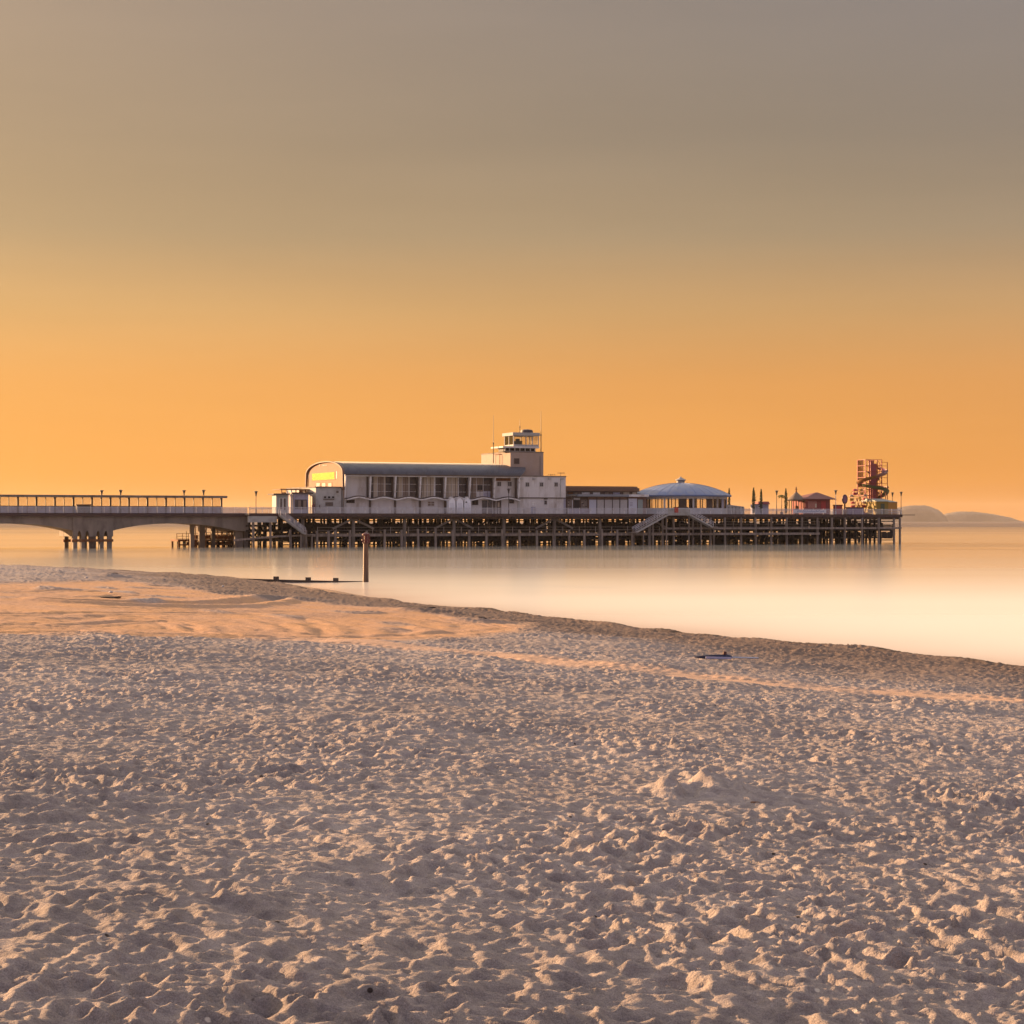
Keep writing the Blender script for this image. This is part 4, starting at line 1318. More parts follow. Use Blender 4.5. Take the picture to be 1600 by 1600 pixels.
def aerial(px, ly, py_b, py_t, label, nn):
    x = X_(px, ly); z0, z1 = Z_(py_b, px, ly), Z_(py_t, px, ly)
    t = thing('rooftop_aerial', label, 'aerial', x, ly, z0, group='aerials on the annex roof')
    MB().tube((x, ly, z0), (x, ly, z1), 0.035, n=6).build('mast', M_lamp, t)
    b = MB()
    b.bar((x - 0.7, ly, z1 - 0.1), (x + 0.9, ly, z1 - 0.05), 0.04)
    for k in range(nn):
        xx = x - 0.6 + 1.4 * k / (nn - 1); b.bar((xx, ly - 0.25, z1 - 0.1), (xx, ly + 0.25, z1 - 0.1), 0.03); b.bar((xx, ly, z1 - 0.28), (xx, ly, z1 + 0.1), 0.03)
    b.build('yagi', M_lamp, t)


aerial(861, AY + 2, 744.8, 741, 'small low aerial in the middle of the annex roof', 4)
aerial(876, AY + 2, 744.8, 738.5, 'taller spiky aerial near the right end of the annex roof', 6)

# ------------------------------------------------------------------ entrance kiosks at the root of the head
KY = 3.2
kg = thing('entrance_kiosk', 'narrow grey kiosk with thin flat roof at the left end of the buildings', 'kiosk', X_(440, KY), KY)
xa, xb = X_(431.5, KY), X_(448.5, KY); zt = Z_(773, 440, KY)
MB().box(xa, xb, KY, KY + 2.6, DZ, zt).build('wall', mat('teal_grey', (0.27, 0.31, 0.32), 0.7, var=0.1), kg)
MB().box(xa - 0.6, xb + 0.5, KY - 0.5, KY + 3.4, zt + 0.002, zt + 0.22).build('roof', M_girder, kg)
window(kg, 437, 441, 778, 797, KY - 0.002, frame=M_trim, pane=M_dim, fw=0.06)
window(kg, 442.5, 447, 778, 797, KY - 0.002, frame=M_trim, pane=M_dim, fw=0.06)
kb = thing('entrance_kiosk', 'wider lilac kiosk with dark serving hatch beside the grey theatre block', 'kiosk', X_(470, KY), KY)
xa, xb = X_(458.5, KY), X_(482, KY); zt = Z_(771.5, 470, KY)
MB().box(xa, xb, KY, KY + 4.2, DZ, zt).build('wall', M_lilac, kb)
MB().box(xa - 0.35, xb + 0.8, KY - 0.35, KY + 4.5, zt + 0.002, zt + 0.25).build('roof', M_fascia, kb)
hh = panel(kb, 'hatch', M_frame, 460.5, 479.5, 780.5, 796, KY - 0.002, t=0.001, proud=0.06)
for a, c_, mm in ((462, 465.5, M_dim), (466.2, 470, M_cloth2), (470.8, 473, M_dark), (474, 478.5, M_cloth2)):
    panel(hh, 'pane', mm, a, c_, 782, 795.5, KY - 0.065, t=0.003, proud=0.02)
b = MB()
for p in (450.5, 456.5): b.box(X_(p, KY) - 0.12, X_(p, KY) + 0.12, KY + 0.4, KY + 0.64, DZ, zt + 0.6)
b.build('gate_post', M_white, kg)
# glazed pergola roof above and behind the kiosks
pg = thing('pergola', 'light open pergola roof on posts behind the two entrance kiosks', 'pergola', X_(465, 7.5), 7.5)
z0, z1 = Z_(770.3, 465, 7.5), Z_(764, 465, 7.5)
xa, xb = X_(440, 7.5), X_(492, 7.5)
for k in range(8):
    x = xa + (xb - xa) * k / 7
    MB().box(x - 0.08, x + 0.08, 7.4, 7.56, DZ, z1 - 0.15).build('post', M_gable, pg)
MB().box(xa - 0.4, xb, 6.9, 12.0, z1 - 0.15, z1).build('roof', M_gable, pg)
MB().box(xa, xb, 7.38, 7.6, z0 - 0.1, z0 + 0.1).build('rail', M_gable, pg)
MB().box(xa + 4.6, xb - 0.4, 11.5, 11.56, DZ, z1 - 0.16).build('back_screen', M_gable, pg)
bn = thing('waste_bin', 'dark red bin standing against the grey theatre block', 'bin', X_(490, 2.4), 2.4)
MB().lathe(X_(490, 2.4), 2.4, [(0.27, DZ), (0.31, DZ + 1.3), (0.33, DZ + 1.32), (0.33, DZ + 1.42), (0.2, DZ + 1.75), (0, DZ + 1.8)], 14).build('body', mat('maroon_paint', (0.16, 0.04, 0.05), 0.6), bn, smooth=True)
MB().box(X_(490, 2.4) - 0.12, X_(490, 2.4) + 0.12, 2.06, 2.1, DZ + 1.25, DZ + 1.5).build('slot', M_dark, bn)

# ------------------------------------------------------------------ three tall beach huts
hut = None
for k, (pc, lab) in enumerate(((706.5, 'tall white gabled beach hut before the theatre, left of three'),
                               (718.7, 'tall white gabled beach hut standing between its two twins'),
                               (730.8, 'white gabled beach hut with a small dark notice, right of three'))):
    ly = 1.2
    x = X_(pc, ly); w = 0.66; za = Z_(782, pc, ly); zp = Z_(777, pc, ly)
    h = thing('beach_hut', lab, 'beach hut', x, ly, DZ, group='three white beach huts')
    MB().prism_y([(x - w, DZ), (x + w, DZ), (x + w, za), (x, zp), (x - w, za)], ly, ly + 1.2).build('wall', mat('hut_white', (0.86, 0.86, 0.90), 0.6, var=0.04), h)
    b = MB()
    b.add([(x - w - 0.1, ly - 0.1, za - 0.06), (x, ly - 0.1, zp + 0.03), (x + w + 0.1, ly - 0.1, za - 0.06), (x - w - 0.1, ly - 0.1, za + 0.02), (x, ly - 0.1, zp + 0.12), (x + w + 0.1, ly - 0.1, za + 0.02),
           (x - w - 0.1, ly + 1.3, za - 0.06), (x, ly + 1.3, zp + 0.03), (x + w + 0.1, ly + 1.3, za - 0.06), (x - w - 0.1, ly + 1.3, za + 0.02), (x, ly + 1.3, zp + 0.12), (x + w + 0.1, ly + 1.3, za + 0.02)],
          [(0, 1, 4, 3), (1, 2, 5, 4), (6, 9, 10, 7), (7, 10, 11, 8), (3, 4, 10, 9), (4, 5, 11, 10), (0, 6, 7, 1), (1, 7, 8, 2), (0, 3, 9, 6), (2, 8, 11, 5)])
    b.build('roof', M_trim, h)
    d_ = MB().box(x - 0.42, x + 0.42, ly - 0.05, ly - 0.003, DZ + 0.08, DZ + 2.05).build('door', mat('hut_door', (0.72, 0.72, 0.77), 0.5), h)
    MB().box(x + 0.28, x + 0.34, ly - 0.1, ly - 0.052, DZ + 1.0, DZ + 1.12).build('handle', M_lamp, d_)
    if k == 2: MB().box(x - 0.45, x - 0.12, ly - 0.04, ly - 0.003, za - 0.5, za - 0.2).build('notice', M_dim, h)

# ------------------------------------------------------------------ stall, shutters and pavilion
PY = 11.0
pv = thing('cafe_pavilion', 'low brown flat roofed pavilion with rounded end behind the shutter row', 'pavilion', X_(940, PY), PY)
xa, xb = xR + 7.0, X_(1011, PY)
z1 = Z_(762, 940, PY); z0 = Z_(767.5, 940, PY)
pl = [(xa, PY), (xb - 3.4, PY)] + [(xb - 3.4 + 3.4 * math.sin(a), PY + 5 - 5 * math.cos(a)) for a in [math.pi / 2 * k / 8 for k in range(1, 9)]] + [(xb, PY + 10), (xa, PY + 10)]
sc_ = lambda pts, d: [(px_ - d if px_ > xb - 3.5 else px_, py_ + d if py_ < PY + 6 else py_) for px_, py_ in pts]
MB().prism_z(pl, z0, z1).build('roof', mat('brown_roof', (0.17, 0.095, 0.065), 0.8, var=0.15), pv)
MB().prism_z(sc_(pl, 0.3), z1 + 0.002, z1 + 0.3).build('roof_cap', mat('copper_cap', (0.24, 0.14, 0.09), 0.8, var=0.2), pv)
MB().prism_z(sc_(pl, 0.5), DZ, z0 - 0.002).build('wall', mat('brown_wall', (0.17, 0.115, 0.095), 0.7, var=0.15), pv)
for a, c_, mm in ((887, 896, M_rust), (898, 903, M_cloth2), (908, 922, M_trim), (925.5, 938, M_trim), (944, 952, M_cloth2), (957, 969, M_lilac), (973, 984, M_curtain), (987, 995, M_curtain)):
    window(pv, a, c_, 768.2, 773.6, PY + 0.49, frame=M_frame, pane=mm, fw=0.1)
# shutter row
SY2 = 5.0
sr = thing('shuttered_kiosk_row', 'row of closed pale roller shutters under a flat grey roof', 'kiosk row', X_(950, SY2), SY2)
xa, xb = X_(919.5, SY2), X_(1010, SY2); z1 = Z_(772.5, 950, SY2); z0 = Z_(776, 950, SY2)
MB().box(xa, xb, SY2, SY2 + 4, DZ, z0).build('wall', mat('brown_cladding', (0.20, 0.12, 0.095), 0.7, var=0.15), sr)
MB().box(X_(903, SY2 - 1), X_(983, SY2 - 1), SY2 - 1.0, SY2 + 4.3, z0 + 0.002, z1).build('roof', mat('kiosk_roof', (0.22, 0.23, 0.26), 0.6, var=0.12), sr)
MB().box(X_(983.2, SY2 - 1), X_(1015, SY2 - 1), SY2 - 0.7, SY2 + 4.3, z0 + 0.003, z1 + 0.02).build('roof_panel', M_trim, sr)
M_shut = mat('shutter_metal', (0.50, 0.475, 0.47), 0.5, var=0.08)
M_shutb = mat('pale_blue_shutter', (0.56, 0.57, 0.66), 0.5, var=0.06)
for a, c_, mm in ((920.5, 931.7, M_shutb), (933, 943.5, M_shut), (944.8, 956.4, M_shut), (957.2, 967.7, M_shut), (969, 980.2, M_shut)):
    pn = panel(sr, 'shutter', mm, a, c_, 780.8, 802.8, SY2 - 0.003, t=0.001, proud=0.08)
    bb = MB(); x0_, x1_ = X_(a + 0.4, SY2), X_(c_ - 0.4, SY2); zz = DZ + 0.15
    while zz < Z_(781.5, a, SY2): bb.box(x0_, x1_, SY2 - 0.105, SY2 - 0.085, zz, zz + 0.05); zz += 0.16
    bb.build('slats', mm, pn)
for a in (932.3, 944.1, 956.8, 968.3, 980.8):
    panel(sr, 'post', M_frame, a - 0.5, a + 0.5, 777, 803, SY2 - 0.09, t=0.087, proud=0.1)
d_ = panel(sr, 'door', M_shutb, 982, 995, 779, 803, SY2 - 0.003, t=0.001, proud=0.09)
for zz in (785.2, 787.4, 789.6): panel(d_, 'vent_slot', M_lilac, 984.5, 988.5, zz, zz + 0.9, SY2 - 0.096, t=0.002, proud=0.02)
d_ = panel(sr, 'door', mat('grey_green_door', (0.28, 0.33, 0.32), 0.6), 996.5, 1004, 780.5, 803, SY2 - 0.003, t=0.001, proud=0.07)
stl = thing('snack_stall', 'dark brown open fronted stall with pale posters by the annex', 'stall', X_(902, SY2), SY2)
xa, xb = X_(885.5, SY2), X_(919, SY2)
MB().box(xa, xb, SY2 + 0.2, SY2 + 4, DZ, Z_(776.5, 900, SY2)).build('wall', mat('stall_brown', (0.10, 0.065, 0.055), 0.7, var=0.2), stl)
MB().box(xa - 0.2, xb, SY2 - 0.6, SY2 + 4.1, Z_(776.5, 900, SY2) + 0.003, Z_(774.3, 900, SY2)).build('roof', M_dim, stl)
panel(stl, 'opening', M_dark, 896.5, 905.5, 781, 794, SY2 + 0.197, t=0.001, proud=0.05)
panel(stl, 'fascia_sign', M_shut, 896.5, 906, 777.8, 781, SY2 + 0.197, t=0.001, proud=0.09)
panel(stl, 'counter', M_lilac, 886, 918.5, 795.5, 803, SY2 + 0.197, t=0.001, proud=0.35)
for a, c_ in ((886.5, 893.5), (908, 917.5)):
    ps = panel(stl, 'poster', mat('poster_board', (0.20, 0.16, 0.14), 0.7), a, c_, 780.5, 794, SY2 + 0.197, t=0.001, proud=0.05)
    for k in range(5):
        u = random.uniform(a + 0.5, c_ - 3); w = random.uniform(1, 3); v_ = 781.5 + k * 2.3
        panel(ps, 'motif', M_curtain if k % 2 else M_dim, u, u + w, v_, v_ + random.uniform(1, 1.9), SY2 + 0.146, t=0.002, proud=0.02)

# ------------------------------------------------------------------ domed pavilion
DYC = 14.0
dx = X_(1063.5, DYC)
dm = thing('domed_pavilion', 'round glazed pavilion with shallow blue grey dome and small cupola', 'pavilion', dx, DYC)
rD = 79.0 / F * dep(dx, DYC)
ze = Z_(773.2, 1063, DYC - rD * 0.9); ztop = Z_(754.5, 1063, DYC)
pr = [(rD, ze - 0.28), (rD, ze)]
for k in range(1, 15):
    a = k / 14
    r = rD * (1 - a) if k < 14 else 0.9
    r = max(r, 0.9)
    pr.append((r, ze + (ztop - ze) * (1 - (r / rD) ** 2) ** 0.92))
dome = MB().lathe(dx, DYC, pr, 48).build('dome', M_dome, dm, smooth=True)
b = MB()
for k in range(32):
    a = 2 * math.pi * k / 32
    for (r0, z0_), (r1, z1_) in zip(pr[1:-1], pr[2:]):
        b.bar((dx + r0 * math.cos(a), DYC + r0 * math.sin(a), z0_ + 0.02), (dx + r1 * math.cos(a), DYC + r1 * math.sin(a), z1_ + 0.005), 0.04, 0.03)
b.build('rib', M_dome, dome)
zc0 = ztop - 0.1
cp = MB().lathe(dx, DYC, [(0.85, zc0), (0.85, zc0 + 0.55), (1.15, zc0 + 0.62), (1.2, zc0 + 0.75), (0.9, zc0 + 0.85), (0.25, zc0 + 1.2), (0, zc0 + 1.5)], 16).build('cupola', M_conc_l, dm)
rW = rD - 0.95
zs = DZ + 1.25
MB().lathe(dx, DYC, [(rW, DZ), (rW, zs), (rW - 0.2, zs), (rW - 0.2, DZ)], 48).build('dado', mat('pavilion_dado', (0.44, 0.45, 0.48), 0.7, var=0.1), dm)
MB().lathe(dx, DYC, [(rW + 0.05, ze - 0.75), (rW + 0.05, ze - 0.29), (rW - 0.2, ze - 0.29), (rW - 0.2, ze - 0.75)], 48).build('frieze', M_white, dm)
MB().lathe(dx, DYC, [(rW - 0.25, ze - 0.72), (0.0, ze - 0.72), (0.0, ze - 0.68), (rW - 0.25, ze - 0.68)], 48).build('ceiling', M_girder, dm)
NB = 40
win_i = 0
for k in range(NB):
    a = 2 * math.pi * (k + 0.5) / NB
    x, y = dx + (rW - 0.1) * math.cos(a), DYC + (rW - 0.1) * math.sin(a)
    w = 0.22 if k % 4 == 0 else 0.11
    MB().lathe(x, y, [(w, zs), (w, ze - 0.75)], 6).build('post', M_white if k % 4 == 0 else M_girder, dm)
MB().lathe(dx, DYC, [(rW - 0.14, zs + 0.002), (rW - 0.14, ze - 0.752)], 80).build('glazing', M_clear, dm)
for k in (4, 14, 20, 26, 30, 33, 35, 36, 37):             # solid wall panels between the windows
    a0, a1 = 2 * math.pi * (k + 0.55) / NB, 2 * math.pi * (k + 1.45) / NB
    if k in (33, 35, 37, 36): mm = M_lilac
    else: mm = M_girder
    vs = []
    for a in (a0, a1):
        for r in (rW - 0.06, rW - 0.12):
            for z in (zs + 0.004, ze - 0.755): vs.append((dx + r * math.cos(a), DYC + r * math.sin(a), z))
    MB().add(vs, [(0, 4, 5, 1), (2, 3, 7, 6), (0, 1, 3, 2), (4, 6, 7, 5), (1, 5, 7, 3), (0, 2, 6, 4)]).build('wall_panel', mm, dm)
# tables and counter inside, seen against the light
b = MB().lathe(dx, DYC, [(1.6, DZ), (1.6, DZ + 1.5), (0, DZ + 1.5)], 16)
b.build('counter', M_girder, dm)
# pale screen to the right of the dome
sc2 = thing('boundary_screen', 'low grey boarded screen sloping away right of the domed pavilion', 'screen', X_(1148, 6), 6)
xa, xb = X_(1136, 6), X_(1163, 6)
MB().prism_y([(xa, DZ), (xb, DZ), (xb, DZ + 1.55), (xa, DZ + 2.0)], 6, 6.1).build('board_panel', M_conc_l, sc2)
for k in range(5):
    x = xa + (xb - xa) * (k + 0.5) / 5
    MB().box(x - 0.06, x + 0.06, 5.9, 5.997, DZ, DZ + 1.5).build('post', M_conc, sc2)
# ------------------------------------------------------------------ lamp posts
def lamp_post(px, ly, py_top, label, base=DZ, pale=False, py_b=None):
    x = X_(px, ly); zt = Z_(py_top, px, ly)
    t = thing('lamp_post', label, 'lamp post', x, ly, base, group='lamp posts on the pier')
    m = M_rail if pale else M_lamp
    MB().lathe(x, ly, [(0.14, base), (0.13, base + 0.7), (0.07, base + 0.8), (0.055, zt - 0.95)], 8).build('pole', m, t)
    l = MB().lathe(x, ly, [(0.06, zt - 0.95), (0.13, zt - 0.85), (0.16, zt - 0.55), (0.26, zt - 0.15), (0.26, zt - 0.12), (0.05, zt - 0.1), (0.05, zt - 0.02)], 10).build('lantern', M_lamp, t)
    MB().lathe(x, ly, [(0.46, zt - 0.10), (0.44, zt - 0.04), (0.12, zt + 0.02), (0.0, zt + 0.06)], 12).build('cap', M_lamp, l)
    return t


lamp_post(159, 10.5, 766, 'dark lamp post rising behind the bridge shelter, leftmost in the photo')
lamp_post(188.5, 5.2, 765.5, 'dark lamp post by the bridge shelter, second from the left')
lamp_post(287.5, 10.5, 766, 'dark lamp post by the bridge shelter, third from the left')
lamp_post(318, 5.2, 765.5, 'dark lamp post before the right end of the bridge shelter')
lamp_post(400, 4.0, 767.5, 'lone dark lamp post between the bridge shelter and the grey kiosk')
lamp_post(794.8, 1.0, 763.5, 'lamp post standing before the blank theatre bay with small windows')
lamp_post(894.5, 1.0, 773.5, 'pale lamp post standing before the dark snack stall', pale=True)
lamp_post(1213.5, 5.5, 766.5, 'dark lamp post between the thin conifers and the thatched shelter')
lamp_post(1305.8, 5.5, 766, 'lamp post just right of the red kiosk', pale=True)
lamp_post(1408, 2.0, 768.5, 'dark lamp post at the far right corner of the pier')
lamp_post(1394.5, 14, 769.5, 'thin lamp post behind the yellow building near the pier end')

# ------------------------------------------------------------------ thin conifers and small plants
M_leaf = mat('conifer_leaf', (0.055, 0.075, 0.035), 0.8, var=0.5, scale=1.5)
M_leaf2 = mat('palm_leaf', (0.11, 0.12, 0.04), 0.8, var=0.4, scale=2)
M_bark = mat('bark', (0.10, 0.07, 0.05), 0.9)


def crown_mesh(x, y, z0, z1, r, n, side=0.0):
    b = MB()
    for i in range(n):
        t = random.random() ** 0.9
        z = z0 + (z1 - z0) * t
        rr = r * (0.72 + 0.28 * math.sin(math.pi * t)) * (1 - t ** 7) * math.sqrt(random.random())
        a = random.random() * 2 * math.pi
        px_, py_ = x + rr * math.cos(a) + (0.0 if t > 0.72 or t < 0.3 or random.random() > side * 2 else random.uniform(0, r * 1.7)), y + rr * math.sin(a)
        s = random.uniform(0.06, 0.15)
        u = Vector((random.gauss(0, 1), random.gauss(0, 1), random.gauss(0, 0.5))).normalized() * s
        v = Vector((random.gauss(0, .4), random.gauss(0, .4), 1)).normalized() * s * 1.7
        c = Vector((px_, py_, z))
        b.add([c - u, c + v * 0.4 - u * 0.2, c + u, c + v + u * 0.1], [(0, 2, 3, 1)])
    return b


for px, ly, pt, pb, r, lab, sd in ((1139.3, 17, 763.5, 795, 0.22, 'slender dark conifer peeping up behind the dome roof edge', 0),
                                   (1177.5, 7, 763, 793, 0.30, 'thicker thin conifer with a side sprig, left of the low red hut', 0.05),
                                   (1189.3, 7, 765, 793, 0.25, 'slim straight conifer in front of the low red hut', 0),
                                   (1228, 6.5, 764, 793, 0.29, 'thin dark conifer close beside the thatched shelter', 0)):
    x = X_(px, ly); zt, zb = Z_(pt, px, ly), DZ + 0.2
    t = thing('conifer', lab, 'conifer tree', x, ly, DZ, group='thin conifers on the pier end')
    MB().tube((x, ly, DZ), (x, ly, zt - 0.4), 0.07, 0.02, 6).build('trunk', M_bark, t)
    crown_mesh(x, ly, zb, zt, r * 1.15, 900, sd).build('crown', M_leaf, t)
x, ly = X_(1221, 7.5), 7.5
t = thing('potted_palm', 'small ragged yellow green palm left of the conifer by the thatched shelter', 'palm', x, ly, DZ)
MB().lathe(x, ly, [(0.25, DZ), (0.34, DZ + 0.5), (0.30, DZ + 0.5)], 10).build('pot', M_fascia, t)
MB().tube((x, ly, DZ + 0.4), (x + 0.1, ly, Z_(776, 1221, ly)), 0.07, 0.05, 6).build('stem', M_bark, t)
b = MB(); zc_ = Z_(776, 1221, ly)
for k in range(13):
    a = k * 2.4; L_ = random.uniform(0.6, 1.0); p0 = Vector((x + 0.1, ly, zc_))
    for q in range(4):
        d_ = Vector((math.cos(a), math.sin(a), 1.0 - 0.7 * q)) * L_ / 4
        b.bar(p0, p0 + d_, 0.30 - 0.06 * q, 0.05); p0 = p0 + d_
for k in range(16):
    a = k * 2.1; L_ = random.uniform(0.5, 0.8); p0 = Vector((x + 0.1, ly, zc_ + random.uniform(-0.25, 0.3)))
    for q in range(3):
        d_ = Vector((math.cos(a), math.sin(a), 0.5 - 0.75 * q)) * L_ / 3
        b.bar(p0, p0 + d_, 0.24 - 0.06 * q, 0.05); p0 = p0 + d_
b.build('frond', M_leaf2, t)

# ------------------------------------------------------------------ low red hut
ly = 8.5
t = thing('red_hut', 'low hut with dark red roof behind two thin conifers', 'hut', X_(1191, ly), ly)
xa, xb = X_(1180.5, ly), X_(1201, ly)
MB().box(xa, xb, ly, ly + 2, DZ, Z_(788, 1190, ly)).build('wall', M_lilac, t)
MB().prism_x([(ly - 0.3, Z_(788, 1190, ly) + .002), (ly + 2.3, Z_(788, 1190, ly) + .002), (ly + 1.6, Z_(783.6, 1190, ly)), (ly + 0.2, Z_(783.6, 1190, ly))], X_(1185, ly), xb + 0.15).build('roof', mat('dark_red_roof', (0.22, 0.045, 0.045), 0.7), t)
window(t, 1184, 1190, 789.5, 793, ly - 0.002, frame=M_trim, pane=M_dim)

# ------------------------------------------------------------------ thatched shelter
ly = 8.0
x = X_(1244, ly); r = 14.0 / F * dep(x, ly)
t = thing('thatched_shelter', 'open round shelter with pointed thatched roof and tall finial', 'shelter', x, ly)
ze, zt = Z_(780.5, 1244, ly), Z_(768.5, 1244, ly)
pr = [(r * 0.96, ze - 0.12), (r, ze), (r * 0.72, ze + (zt - ze) * 0.30), (r * 0.45, ze + (zt - ze) * 0.58), (r * 0.2, ze + (zt - ze) * 0.86), (0.1, zt)]
th = MB().lathe(x, ly, pr, 20)
for k in range(150):                                       # ragged straw ends
    a = random.random() * 6.283; rr = r * random.uniform(0.9, 1.0)
    p = Vector((x + rr * math.cos(a), ly + rr * math.sin(a), ze - 0.05))
    th.bar(p, p + Vector((math.cos(a) * 0.12, math.sin(a) * 0.12, -random.uniform(0.1, 0.32))), 0.05)
th.build('thatch', mat('thatch', (0.20, 0.15, 0.11), 0.95, var=0.35, scale=6, bump=0.6), t)
MB().lathe(x, ly, [(0.22, zt - 0.1), (0.12, zt + 0.3), (0.22, zt + 0.5), (0.13, zt + 0.75), (0.1, zt + 1.0), (0.0, Z_(760, 1244, ly))], 8).build('finial', M_rust, t)
for k in range(6):
    a = math.pi * 2 * (k + 0.3) / 6
    MB().tube((x + r * 0.78 * math.cos(a), ly + r * 0.78 * math.sin(a), DZ), (x + r * 0.78 * math.cos(a), ly + r * 0.78 * math.sin(a), ze + 0.1), 0.09, n=6).build('post', M_bark, t)
MB().lathe(x, ly, [(0.12, DZ), (0.12, ze)], 8).build('centre_post', M_bark, t)
MB().lathe(x + 0.1, ly, [(0.5, DZ), (0.55, DZ + 1.05), (0.35, DZ + 1.1), (0.4, DZ + 1.7), (0.0, DZ + 1.9)], 10).build('counter', M_rust, t)

# ------------------------------------------------------------------ red kiosk
ly = 6.5
t = thing('red_kiosk', 'dusty red kiosk with wide hipped roof between thatched shelter and lamp post', 'kiosk', X_(1278, ly), ly)
xa, xb = X_(1258, ly), X_(1297, ly)
ze, zt = Z_(779.5, 1278, ly), Z_(769.5, 1276, ly + 3)
MB().box(xa, xb, ly, ly + 5.2, DZ, ze).build('wall', mat('dusty_red', (0.23, 0.055, 0.055), 0.75, var=0.15, dirt=(0.28, 0.08, 0.07), dirt_scale=0.9), t)
ya, yb = ly - 0.9, ly + 6.1
xm, ym_ = X_(1276, ly + 2.6), ly + 2.6
MB().add([(xa - 0.8, ya, ze), (xb + 1.0, ya, ze), (xb + 1.0, yb, ze), (xa - 0.8, yb, ze), (xm - 0.25, ym_, zt), (xm + 0.25, ym_, zt),
          (xa - 0.8, ya, ze - 0.14), (xb + 1.0, ya, ze - 0.14), (xb + 1.0, yb, ze - 0.14), (xa - 0.8, yb, ze - 0.14)],
         [(0, 1, 5, 4), (1, 2, 5), (2, 3, 4, 5), (3, 0, 4), (0, 6, 7, 1), (1, 7, 8, 2), (2, 8, 9, 3), (3, 9, 6, 0), (6, 9, 8, 7)]).build('roof', mat('red_brown_roof', (0.18, 0.07, 0.065), 0.8, var=0.15), t)
panel(t, 'shutter', mat('faded_red', (0.36, 0.15, 0.13), 0.6), 1262, 1276, 783, 794, ly - 0.002, t=0.001, proud=0.06)
panel(t, 'door', M_red, 1283, 1290, 783, 802, ly - 0.002, t=0.001, proud=0.05)
panel(t, 'notice', M_curtain, 1273.5, 1276, 787, 793, ly - 0.065, t=0.002, proud=0.02)

# ------------------------------------------------------------------ oval board on a stand
ly = 5.5
x = X_(1320, ly); z0, z1 = Z_(787.5, 1320, ly), Z_(772.5, 1320, ly)
t = thing('oval_signboard', 'dark oval board on a pedestal left of the small wheel ride', 'signboard', x, ly)
zc_, rz, rx = (z0 + z1) / 2, (z1 - z0) / 2, 4.9 / F * dep(x, ly)
ov = [(x + rx * math.cos(a), zc_ + rz * math.sin(a)) for a in [2 * math.pi * k / 28 for k in range(28)]]
bd = MB().prism_y(ov, ly - 0.10, ly + 0.10).build('board', mat('dark_purple_board', (0.10, 0.05, 0.07), 0.6), t)
MB().prism_y([(x + (a - x) * 0.66, zc_ + (c_ - zc_) * 0.68) for a, c_ in ov], ly - 0.13, ly - 0.102).build('inner_oval', mat('plum_board', (0.23, 0.10, 0.16), 0.6), bd)
MB().lathe(x, ly + 0.02, [(0.45, DZ), (0.4, DZ + 0.7), (0.18, DZ + 0.9), (0.16, z0 + 0.25)], 10).build('pedestal', M_rust, t)

# ------------------------------------------------------------------ small wheel ride with balloon cars
ly = 9.0
xw = X_(1341, ly); zw = Z_(777.5, 1341, ly); rw = 13.0 / F * dep(xw, ly)
t = thing('wheel_ride', 'small children\'s wheel ride with red and yellow balloon shaped cars', 'fairground ride', xw, ly)
M_y = mat('yellow_paint', (0.33, 0.19, 0.03), 0.5, var=0.12)
M_rp = mat('crimson_paint', (0.34, 0.045, 0.06), 0.5, var=0.15)
M_cr = mat('cream_paint', (0.36, 0.24, 0.17), 0.5)
b = MB(); nseg = 24
for yy in (ly - 0.45, ly + 0.45):
    for k in range(nseg):
        a0, a1 = 2 * math.pi * k / nseg, 2 * math.pi * (k + 1) / nseg
        b.bar((xw + rw * math.cos(a0), yy, zw + rw * math.sin(a0)), (xw + rw * math.cos(a1), yy, zw + rw * math.sin(a1)), 0.06)
b.build('rim', M_rp, t)
for k in range(7):
    a = 2 * math.pi * k / 7 + 0.25
    MB().bar((xw, ly - 0.45, zw), (xw + rw * math.cos(a), ly - 0.45, zw + rw * math.sin(a)), 0.06).bar((xw, ly + 0.45, zw), (xw + rw * math.cos(a), ly + 0.45, zw + rw * math.sin(a)), 0.06).build('spoke', M_cr, t)
    cx_, cz2 = xw + rw * math.cos(a), zw + rw * math.sin(a)
    mm = (M_rp, M_y, M_rp, M_y, M_rp, M_y, M_rp)[k]
    car = MB().lathe(cx_, ly, [(0.0, cz2 - 1.1), (0.42, cz2 - 1.0), (0.58, cz2 - 0.62), (0.56, cz2 - 0.52), (0.0, cz2 - 0.5)], 14).build('car', mm, t, smooth=True)
    MB().lathe(cx_, ly, [(0.0, cz2 - 0.18), (0.5, cz2 - 0.15), (0.52, cz2 - 0.02), (0.36, cz2 + 0.2), (0.0, cz2 + 0.32)], 14).build('canopy', M_cr if k % 3 == 0 else mm, car, smooth=True)
    MB().tube((cx_ - 0.45, ly, cz2 - 0.55), (cx_ - 0.45, ly, cz2 - 0.15), 0.03, n=5).tube((cx_ + 0.45, ly, cz2 - 0.55), (cx_ + 0.45, ly, cz2 - 0.15), 0.03, n=5).build('pole', M_cr, car)
for s_ in (-1, 1):
    MB().bar((xw + s_ * 1.2, ly - 0.6, DZ), (xw, ly - 0.6, zw), 0.14).bar((xw + s_ * 1.2, ly + 0.6, DZ), (xw, ly + 0.6, zw), 0.14).build('support', M_y, t)
MB().lathe(xw, ly, [(1.7, DZ), (1.75, DZ + 0.4), (0, DZ + 0.42)], 16).build('platform', M_rp, t)
MB().tube((xw, ly - 0.65, zw), (xw, ly + 0.65, zw), 0.22, n=10).build('hub', M_y, t)

